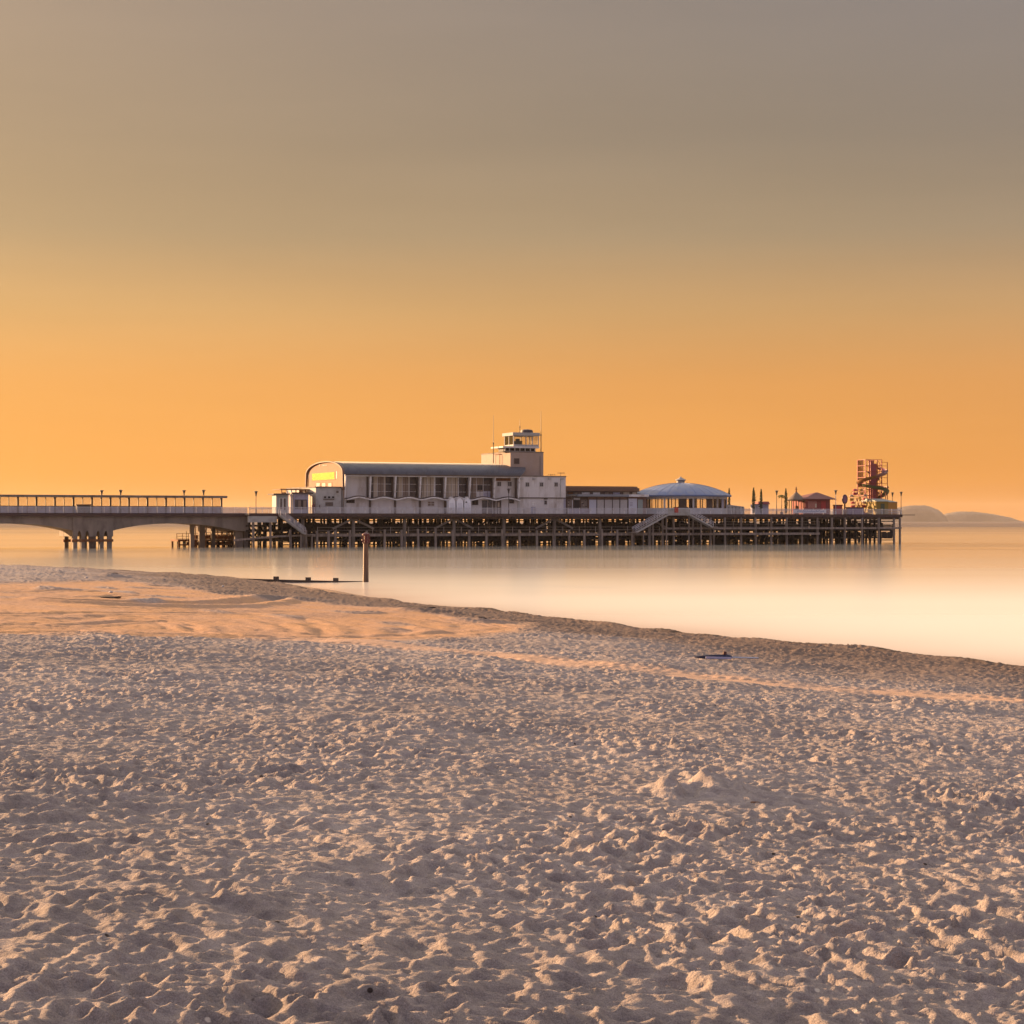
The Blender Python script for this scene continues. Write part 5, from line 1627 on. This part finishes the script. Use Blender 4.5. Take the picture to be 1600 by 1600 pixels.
# ------------------------------------------------------------------ slide tower
ly = 12.0
t = thing('spiral_slide_tower', 'tall red lattice slide tower with spiral chute on the pier end', 'slide tower', X_(1366, ly), ly)
M_lat = mat('red_lattice', (0.27, 0.045, 0.03), 0.6, var=0.2)
xa, xb = X_(1352.5, ly), X_(1377.5, ly)
xc = X_(1386.5, ly)
ya, yb = ly, ly + 3.0
zt = Z_(718, 1366, ly); zt2 = Z_(722, 1382, ly)
xm1, xm2 = X_(1360.5, ly), X_(1370.5, ly)
for x in (xa, xm1, xm2, xb):
    for y in (ya, yb):
        MB().box(x - 0.09, x + 0.09, y - 0.09, y + 0.09, DZ, zt).build('upright', M_lat, t)
for y in (ya, yb):
    MB().box(xc - 0.06, xc + 0.06, y - 0.06, y + 0.06, DZ, zt2).build('upright', M_lat, t)
nz_ = 9
b = MB()
for k in range(nz_ + 1):
    z = DZ + 0.3 + (zt - DZ - 0.35) * k / nz_
    for y in (ya, yb): b.box(xa, xb, y - 0.05, y + 0.05, z - 0.06, z + 0.06)
    for x in (xa, xm1, xm2, xb): b.box(x - 0.05, x + 0.05, ya, yb, z - 0.052, z + 0.052)
    if z < zt2 + 0.1: b.box(xb, xc, ya - 0.04, ya + 0.04, z - 0.04, z + 0.04).box(xb, xc, yb - 0.04, yb + 0.04, z - 0.04, z + 0.04)
b.box(xb, xc, ya - 0.04, ya + 0.04, zt2 - 0.08, zt2)
b.build('ledger', M_lat, t)
b = MB()
for k in range(nz_):
    z = DZ + 0.3 + (zt - DZ - 0.35) * k / nz_; dz = (zt - DZ - 0.35) / nz_
    b.bar((xa, ya, z), (xm1, ya, z + dz), 0.05); b.bar((xm2, ya, z + dz), (xb, ya, z), 0.05); b.bar((xm1, yb, z), (xm2, yb, z + dz), 0.05)
    b.bar((xa, yb, z + dz), (xm1, yb, z), 0.05)
b.build('bracing', M_lat, t)


def mesh_sheet(name, color, a):
    m = mat(name, color, 0.8, var=0.2, scale=2); m.node_tree.nodes['Principled BSDF'].inputs['Alpha'].default_value = a
    return m


M_net = mesh_sheet('orange_netting', (0.20, 0.05, 0.02), 0.55)
M_net2 = mesh_sheet('purple_netting', (0.30, 0.07, 0.10), 0.88)
MB().box(xa + 0.1, xm1 - 0.1, yb + 0.12, yb + 0.13, DZ + 6, zt - 0.05).build('netting', M_net, t)
MB().box(xm2 + 0.1, xb - 0.1, yb + 0.12, yb + 0.13, DZ + 2, zt - 0.05).build('netting', M_net2, t)
MB().box(xm1 + 0.1, xm2 - 0.1, ya + 0.1, ya + 0.11, DZ + 0.3, zt - 0.9).build('netting', M_net2, t)
# stair flights inside
b = MB(); z = DZ
k = 0
while z < zt - 3:
    x0_, x1_ = (xm1 + 0.1, xb - 0.1) if k % 2 == 0 else (xb - 0.1, xm1 + 0.1)
    b.bar((x0_, ya + 1.0, z), (x1_, ya + 1.0, z + 1.55), 0.8, 0.2); z += 1.55; k += 1
b.build('stair_flight', mat('dark_plum', (0.10, 0.035, 0.05), 0.7), t)
# the chute: open trough winding down
cx_, cy_ = X_(1363.5, ly + 1.3), ly + 1.3
pts = []


def chute(name, m, a0, a1, za, zb, r0, r1, w=0.62, n=40):
    vs, fs = [], []
    K = 7
    for i in range(n + 1):
        u = i / n; a = a0 + (a1 - a0) * u; z = za + (zb - za) * u; r = r0 + (r1 - r0) * u
        for k in range(K):
            tt = math.pi * (k / (K - 1)) - math.pi
            rr = r + w * math.cos(tt); zz = z + w * 1.05 * math.sin(tt) + w
            vs.append((cx_ + rr * math.cos(a), cy_ + rr * math.sin(a), zz))
        for k in range(K):
            tt = math.pi * ((K - 1 - k) / (K - 1)) - math.pi
            rr = r + (w - 0.07) * math.cos(tt); zz = z + (w - 0.07) * 1.05 * math.sin(tt) + w
            vs.append((cx_ + rr * math.cos(a), cy_ + rr * math.sin(a), zz))
    M2 = 2 * K
    for i in range(n):
        for k in range(M2):
            k2 = (k + 1) % M2
            fs.append((i * M2 + k, i * M2 + k2, (i + 1) * M2 + k2, (i + 1) * M2 + k))
    fs += [tuple(range(M2)), tuple(n * M2 + k for k in range(M2 - 1, -1, -1))]
    return MB().add(vs, fs).build(name, m, t, smooth=True)


zz = lambda py: Z_(py, 1364, ly) - 0.45
pi = math.pi
# angles in the pier frame: 0 = seaward (right), -pi/2 = towards the beach, pi = landward (left)
chute('chute', mat('plum_chute', (0.16, 0.045, 0.07), 0.45, var=0.2), 0.45, -0.25 * pi, zz(730), zz(738), 2.7, 2.75)
chute('chute', mat('grey_plum_chute', (0.22, 0.09, 0.08), 0.45, var=0.2), -0.25 * pi, -0.62 * pi, zz(738), zz(744), 2.75, 2.8)
chute('chute', mat('amber_chute', (0.19, 0.085, 0.022), 0.45, var=0.2), -0.62 * pi, -1.12 * pi, zz(744), zz(753), 2.8, 3.0)
chute('chute', mat('olive_chute', (0.10, 0.085, 0.03), 0.45, var=0.2), -1.12 * pi, -1.55 * pi, zz(753), zz(758), 3.0, 2.9)
chute('chute', mat('olive_red_chute', (0.22, 0.09, 0.04), 0.45, var=0.2), -1.55 * pi, -2.3 * pi, zz(758), zz(762), 2.9, 2.9)
# the last turn sweeps in front of the tower to the right
chute('chute', mat('green_chute', (0.055, 0.075, 0.03), 0.45, var=0.2), -0.92 * pi, -0.40 * pi, zz(757.5), zz(763.5), 2.9, 2.9)
chute('chute', mat('green_chute', (0.055, 0.075, 0.03), 0.45), -0.40 * pi, 0.12 * pi, zz(763.5), zz(775), 2.9, 3.1)
chute('chute', mat('olive_chute', (0.10, 0.085, 0.03), 0.45), 0.12 * pi, 0.45 * pi, zz(775), zz(783), 3.1, 2.7)
b = MB()
for k in range(10):
    a = -2 * pi * k / 10 - 0.3; x, y = cx_ + 2.95 * math.cos(a), cy_ + 2.95 * math.sin(a)
    b.tube((x, y, DZ), (x, y, zz(757 + 1.2 * k) ), 0.07, n=6); b.bar((cx_ + 1.2 * math.cos(a), cy_ + 1.2 * math.sin(a), zz(760 + k)), (x, y, zz(760 + k)), 0.06)
b.build('chute_support', M_lat, t)
MB().box(xa - 0.2, xb + 0.2, ya - 0.6, yb + 0.4, DZ, DZ + 1.5).build('base', mat('maroon_base', (0.20, 0.05, 0.06), 0.7, var=0.25, scale=1.2), t)
MB().box(X_(1352, ya), X_(1362, ya), ya - 1.4, ya - 0.61, DZ, DZ + 2.2).build('ticket_booth', mat('plum_booth', (0.17, 0.06, 0.12), 0.6), t)

# ------------------------------------------------------------------ yellow building at the end
ly = 4.5
t = thing('yellow_hut', 'low yellow hut with pale sloping roof at the right end of the pier', 'hut', X_(1386, ly), ly)
xa, xb = X_(1369.5, ly), X_(1402, ly)
xm = X_(1388, ly)
ze = Z_(783.5, 1385, ly); zt = Z_(781, 1385, ly + 1.5)
MB().box(xa, xm, ly, ly + 6, DZ, ze).build('wall', mat('mustard_wall', (0.24, 0.165, 0.03), 0.7, var=0.12), t)
MB().box(xm + 0.002, xb, ly, ly + 6, DZ, ze - 0.15).build('wall', mat('orange_wall', (0.42, 0.21, 0.045), 0.7, var=0.12), t)
MB().prism_x([(ly - 0.3, ze + 0.002), (ly + 6.2, ze + 0.002), (ly + 4.0, zt + 0.25), (ly + 1.8, zt + 0.25)], xa - 0.1, xm + 0.05).build('roof', mat('pale_green_roof', (0.24, 0.26, 0.235), 0.6), t)
MB().add([(xm + 0.052, ly - 0.2, ze - 0.148), (xb + 0.1, ly - 0.2, ze - 0.148), (xb + 0.1, ly + 6.2, ze - 0.148), (xm + 0.052, ly + 6.2, ze - 0.148), (xm + 0.052, ly + 1.8, zt + 0.2), (xm + 0.052, ly + 4, zt + 0.2)],
         [(0, 1, 4), (1, 2, 5, 4), (2, 3, 5), (0, 4, 5, 3), (0, 3, 2, 1)]).build('roof', mat('pale_green_roof', (0.24, 0.26, 0.235), 0.6), t)
panel(t, 'door', mat('dark_green_door', (0.06, 0.08, 0.05), 0.6), 1376, 1382, 787, 803, ly - 0.002, t=0.001, proud=0.05)

# small red and purple clutter of the funfair: low fence boards and counters
t = thing('ride_counter', 'low dark red counter between the lamp post and the oval board', 'counter', X_(1312, 6), 6)
MB().box(X_(1307, 6), X_(1316, 6), 6, 7.2, DZ, Z_(790, 1312, 6)).build('body', M_rp, t)
MB().box(X_(1306.4, 6), X_(1316.6, 6), 5.9, 7.3, Z_(790, 1312, 6) + 0.002, Z_(788.6, 1312, 6)).build('top', M_rust, t)
t = thing('ride_counter', 'long low purple counter in front of the small wheel ride', 'counter', X_(1337, 5), 5)
MB().box(X_(1326, 5), X_(1350, 5), 5, 6, DZ, Z_(793.5, 1337, 5)).build('body', mat('purple_board', (0.14, 0.08, 0.17), 0.6), t)
MB().box(X_(1325.4, 5), X_(1350.6, 5), 4.9, 6.1, Z_(793.5, 1337, 5) + 0.002, Z_(792.3, 1337, 5)).build('top', M_rust, t)
# ------------------------------------------------------------------ groyne and its beacon post
def wpt(px, py, z):
    """world point at height z under a pixel"""
    d = (CAM_Z - z) * F / (py - HOR); return Vector(((px - 800) / F * d, d, z))


p = wpt(571.5, 909.5, 0.0)
t = thing('beacon_post', 'rusty beacon post with dark red cage topmark standing in shallow water', 'beacon', p.x, p.y, 0, world=True)
M_post = mat('tarred_post', (0.115, 0.062, 0.04), 0.55, var=0.35, scale=3, dirt=(0.05, 0.035, 0.035), dirt_scale=1.5, streak=0.2)
zt = CAM_Z - (833 - HOR) / F * p.y
b = MB(); n = 12
hs = [-1.5, 0, 0.9, 1.9, 2.6, zt - 0.72]; rs = [0.235, 0.23, 0.215, 0.21, 0.20, 0.19]
b.lathe(0, 0, [(r, z) for r, z in zip(rs, hs)] + [(0.0, zt - 0.72)], 14)
b.build('pole', M_post, t, smooth=True)
M_cage = mat('cage_paint', (0.11, 0.025, 0.03), 0.5, var=0.25, dirt=(0.14, 0.08, 0.04), dirt_scale=3)
z0, z1 = zt - 0.80, zt - 0.06
tm = MB().lathe(0, 0, [(0.13, z0), (0.14, z1 - 0.1), (0.05, z1)], 10).build('topmark_core', M_cage, t, smooth=True)
for zz_, rr in ((z0 + 0.03, 0.25), (z0 + 0.27, 0.33), (z1 - 0.08, 0.27)):
    b = MB()
    for k in range(16):
        a0, a1 = 2 * math.pi * k / 16, 2 * math.pi * (k + 1) / 16
        b.bar((rr * math.cos(a0), rr * math.sin(a0), zz_), (rr * math.cos(a1), rr * math.sin(a1), zz_), 0.035, 0.06)
    b.build('hoop', M_cage, tm)
b = MB()
for k in range(8):
    a = 2 * math.pi * k / 8
    c, s_ = math.cos(a), math.sin(a)
    b.bar((0.25 * c, 0.25 * s_, z0), (0.33 * c, 0.33 * s_, z0 + 0.27), 0.05).bar((0.33 * c, 0.33 * s_, z0 + 0.27), (0.27 * c, 0.27 * s_, z1 - 0.05), 0.05)
b.build('cage_bar', M_cage, tm)
MB().lathe(0, 0, [(0.29, z1 - 0.05), (0.29, z1), (0.1, z1 + 0.1), (0, z1 + 0.12)], 12).build('cap', M_cage, tm)

g = thing('groyne', 'low dark timber groyne running from the sand out to the beacon post', 'groyne', p.x, p.y, 0, world=True)
ORIGIN[g] = (p.x, p.y, 0)
M_gr = mat('groyne_timber', (0.085, 0.062, 0.05), 0.85, var=0.35, scale=2, dirt=(0.04, 0.035, 0.03), dirt_scale=1)
pts = [wpt(300, 900.5, 0.42), wpt(345, 902.5, 0.40), wpt(432, 905.0, 0.28), wpt(482, 906.3, 0.20), wpt(525, 907.3, 0.13), wpt(569, 907.6, 0.06)]
for k, (a, c_) in enumerate(zip(pts[:-1], pts[1:])):
    for j in range(2):
        dz = -0.24 * j
        MB().bar(a + Vector((0, 0, -0.13 + dz)), c_ + Vector((0, 0, -0.13 + dz)), 0.12, 0.225).build('board', M_gr, g)
for px, py in ((432, 903), (482, 902.6), (525.5, 902.2)):
    q = wpt(px, 907, 0.0)
    i = {432: 2, 482: 3, 525.5: 4}[px]
    q = pts[i]
    MB().box(q.x - 0.21, q.x + 0.21, q.y - 0.30, q.y - 0.075, -1.0, q.z + 0.22).build('post', M_gr, g, bevel=0.02)

# ------------------------------------------------------------------ things lying on the sand
def sand_z(x, y):
    """height of the finished sand under a point"""
    me = sand.data
    return SANDTREE.ray_cast(Vector((x, y, 60)), Vector((0, 0, -1)))[0].z


from mathutils.bvhtree import BVHTree


def make_tree():
    me = sand.data
    nv = len(me.vertices)
    co = np.empty(nv * 3, np.float32); me.vertices.foreach_get('co', co); co = co.reshape(-1, 3)
    keep = (co[:, 1] > 8) & (np.abs(co[:, 0]) < 0.31 * co[:, 1] + 2)
    # every third vertex is close enough for setting things down
    step = 3
    return co


SAND_CO = make_tree()


def sand_z(x, y):
    d = (SAND_CO[:, 0] - x) ** 2 + (SAND_CO[:, 1] - y) ** 2
    i = np.argpartition(d, 5)[:5]
    return float(SAND_CO[i, 2].mean())


def spot(px, py):
    x, y, z = ground(px, py)
    return x, y, sand_z(x, y)


x, y, z = spot(1113, 1034)
t = thing('beach_umbrella', 'folded dark blue beach umbrella with pale pole lying on the sand', 'umbrella', x, y, z, world=True)
k_ = y / F                                               # metres per photo pixel there
xa, xb, xc = -28 * k_, 30 * k_, 72 * k_
b = MB(); secs = [(xa, 0.01), (xa + 0.18, 0.045), (xa + 0.42, 0.065), (xb - 0.12, 0.075), (xb, 0.04)]
vs = []; n = 14
for i, (sx, r) in enumerate(secs):
    for k in range(n):
        a = 2 * math.pi * k / n; rr = r * (1 + 0.22 * math.cos(3 * a + i * 0.5))
        vs.append((sx, rr * 1.5 * math.cos(a), 0.075 + rr * 0.75 * math.sin(a)))
fs = [(i * n + k, i * n + (k + 1) % n, (i + 1) * n + (k + 1) % n, (i + 1) * n + k) for i in range(len(secs) - 1) for k in range(n)]
b.add(vs, fs + [tuple(range(n)), tuple((len(secs) - 1) * n + k for k in range(n - 1, -1, -1))])
b.build('canopy', mat('navy_cloth', (0.022, 0.024, 0.055), 0.75, var=0.3), t, smooth=True)
MB().bar((xa + 0.25, -0.15, 0.075), (xb - 0.02, -0.135, 0.06), 0.03, 0.045).build('piping', mat('lilac_cloth', (0.42, 0.40, 0.55), 0.7), t)
MB().tube((xb - 0.1, 0, 0.07), (xc, 0.02, 0.05), 0.016, n=8).build('pole', mat('pale_blue_pole', (0.46, 0.50, 0.60), 0.4), t, smooth=True)
MB().lathe(xb - 0.16, 0.0, [(0.0, 0.10), (0.05, 0.14), (0.045, 0.20), (0, 0.22)], 8).build('tie', mat('brown_strap', (0.10, 0.04, 0.03), 0.7), t)


def blob(name, label, cat, px, py, sx, sy, sz, m, seed, group=None, n=120, sub=3):
    """irregular lump resting in the sand"""
    x, y, z = spot(px, py)
    bm = bmesh.new(); bmesh.ops.create_icosphere(bm, subdivisions=sub, radius=1)
    r_ = random.Random(seed); ph = [r_.uniform(0, 6) for _ in range(6)]
    for v in bm.verts:
        k = 1 + 0.22 * math.sin(3.1 * v.co.x + ph[0]) * math.cos(2.7 * v.co.y + ph[1]) + 0.14 * math.sin(6.3 * v.co.y + ph[2]) * math.cos(5.1 * v.co.z + ph[3]) + 0.07 * math.sin(13 * v.co.x + ph[4])
        v.co = Vector((v.co.x * k * sx, v.co.y * k * sy, v.co.z * k * sz))
    me = bpy.data.meshes.new(name); bm.to_mesh(me); bm.free()
    for p_ in me.polygons: p_.use_smooth = True
    o = bpy.data.objects.new(name, me); COL.objects.link(o); me.materials.append(m)
    o.location = (x, y, z + sz * 0.35); o.rotation_euler = (0, 0, r_.uniform(0, 6) if abs(sx - sy) < 0.1 else 0)
    o['label'] = label; o['category'] = cat
    if group: o['group'] = group
    return o


M_weed = mat('dry_seaweed', (0.05, 0.03, 0.024), 0.9, var=0.5, scale=14, bump=0.8)
M_stone = mat('pale_stone', (0.48, 0.43, 0.40), 0.8, var=0.2, scale=6)
M_dstone = mat('dark_stone', (0.09, 0.065, 0.055), 0.85, var=0.3, scale=8)
blob('seaweed_clump', 'long dark seaweed clump on the smooth orange sand at the left', 'seaweed', 165, 931.5, 0.5, 0.5, 0.045, M_weed, 3)
blob('white_stone', 'small white stone beside the long dark seaweed clump', 'stone', 173, 924.5, 0.09, 0.08, 0.04, M_stone, 4)
blob('white_stone', 'small pale stone on the dark sand strip near the left water edge', 'stone', 135, 902.5, 0.1, 0.09, 0.05, M_stone, 5)
blob('white_stone', 'small round pale stone on the dark strip below the groyne end', 'stone', 348, 917.5, 0.08, 0.07, 0.06, M_stone, 6)
blob('dark_stone', 'small dark stone alone on the trampled sand left of centre', 'stone', 648, 1076.5, 0.045, 0.04, 0.03, M_dstone, 7)
blob('dark_stone', 'small dark stone in the foreground sand near the lower left', 'stone', 408, 1210, 0.02, 0.018, 0.014, M_dstone, 8)
blob('dark_stone', 'reddish brown lump of driftwood on sand at the lower right', 'driftwood', 1180, 1258, 0.05, 0.02, 0.013, mat('driftwood', (0.16, 0.085, 0.05), 0.9, var=0.4, scale=10, bump=0.5), 9).name = 'driftwood'
blob('seaweed_clump', 'small brown seaweed lump at the upper edge of the smooth sand tip', 'seaweed', 751, 969.5, 0.3, 0.22, 0.06, M_weed, 10)
blob('seaweed_clump', 'dark ragged seaweed patch near the water left of centre', 'seaweed', 646, 950.5, 0.9, 0.5, 0.05, M_weed, 11)
blob('seaweed_clump', 'dark seaweed lump at the crest of the left sand edge', 'seaweed', 176, 897.5, 0.35, 0.2, 0.09, M_weed, 12)
x, y, z = spot(213, 993)
t = thing('litter_scrap', 'scrap of red plastic at the near edge of the smooth sand', 'litter', x, y, z, world=True)
b = MB()
q = [(-0.07, -0.02, 0.01), (0.0, -0.04, 0.035), (0.075, -0.01, 0.012), (0.065, 0.05, 0.03), (-0.01, 0.06, 0.012), (-0.06, 0.04, 0.04)]
b.add(q + [(a, c_, d_ + 0.006) for a, c_, d_ in q], [(5, 4, 3, 2, 1, 0), (6, 7, 8, 9, 10, 11)] + [(i, (i + 1) % 6, 6 + (i + 1) % 6, 6 + i) for i in range(6)])
b.build('sheet', mat('red_plastic', (0.62, 0.06, 0.10), 0.4), t)
MB().bar((0.03, 0.0, 0.03), (0.11, 0.03, 0.012), 0.012).build('strap', mat('red_plastic', (0.62, 0.06, 0.10), 0.4), t)


# ------------------------------------------------------------------ headland across the bay
def headland():
    prof = [(1250, 801), (1330, 796), (1385, 794), (1408, 792), (1420, 790), (1444, 789.7), (1455, 791.8), (1465, 796.2), (1471, 800.5),
            (1475, 806), (1477, 813), (1478, 817)]
    prof2 = [(1440, 810), (1465, 806), (1480, 802), (1492, 799.8), (1500, 799), (1520, 799.5), (1550, 803), (1580, 809), (1600, 817)]
    for pr, D, dp in ((prof, 10800.0, 170.0), (prof2, 11700.0, 170.0)):
        NX, NY = 160, 14
        px = np.linspace(pr[0][0], pr[-1][0], NX)
        py = np.interp(px, [a for a, _ in pr], [c_ for _, c_ in pr])
        py = py + 0.55 * perlin(px / 5.0, px * 0 + 0.3, 95) + 0.3 * perlin(px / 1.7, px * 0 + 0.6, 96)
        hgt = np.maximum(CAM_Z + (HOR - py) / F * D, -1.5)
        vs, fs = [], []
        for j in range(NY):
            v = j / (NY - 1)
            for i in range(NX):
                x = (px[i] - 800) / F * D
                cliff = min(1.0, v / 0.13) if v < 0.2 else 1.0
                k = cliff ** 0.6 * (0.62 + 0.38 * min(1, v / 0.45))
                nzv = float(perlin(np.array([x / 140.0]), np.array([v * 6.0]), 91)[0])
                h = hgt[i] * k * (1 + 0.03 * nzv * (v < 0.5)) if v <= 0.5 else hgt[i] * (1 - (v - 0.5) * 0.7)
                vs.append((x, D + (v - 0.5) * dp - 15 * nzv, h if v > 0 else -2))
        for j in range(NY - 1):
            for i in range(NX - 1):
                fs.append((j * NX + i, j * NX + i + 1, (j + 1) * NX + i + 1, (j + 1) * NX + i))
        me = bpy.data.meshes.new('hills'); me.from_pydata(vs, [], fs); me.update()
        for p_ in me.polygons: p_.use_smooth = True
        o = bpy.data.objects.new('hills', me); COL.objects.link(o); o['kind'] = 'structure'
        me.materials.append(mat('headland', (0.13, 0.10, 0.075), 0.95, var=0.35, scale=0.01, dirt=(0.16, 0.13, 0.10), dirt_scale=0.02))


headland()

# ------------------------------------------------------------------ sea haze
HZ = 0.00002
hz = MB().box(-12300, 12300, -120, 12800, -6.0, 128).build('haze', None or bpy.data.materials.new('haze'))
hz['kind'] = 'stuff'
m = hz.data.materials[0]; m.use_nodes = True
nt = m.node_tree
for n in list(nt.nodes): nt.nodes.remove(n)
o_ = nt.nodes.new('ShaderNodeOutputMaterial'); v_ = nt.nodes.new('ShaderNodeVolumePrincipled')
v_.inputs['Color'].default_value = (0.95, 0.86, 0.78, 1); v_.inputs['Density'].default_value = HZ
v_.inputs['Anisotropy'].default_value = 0.2
nt.links.new(v_.outputs[0], o_.inputs['Volume'])
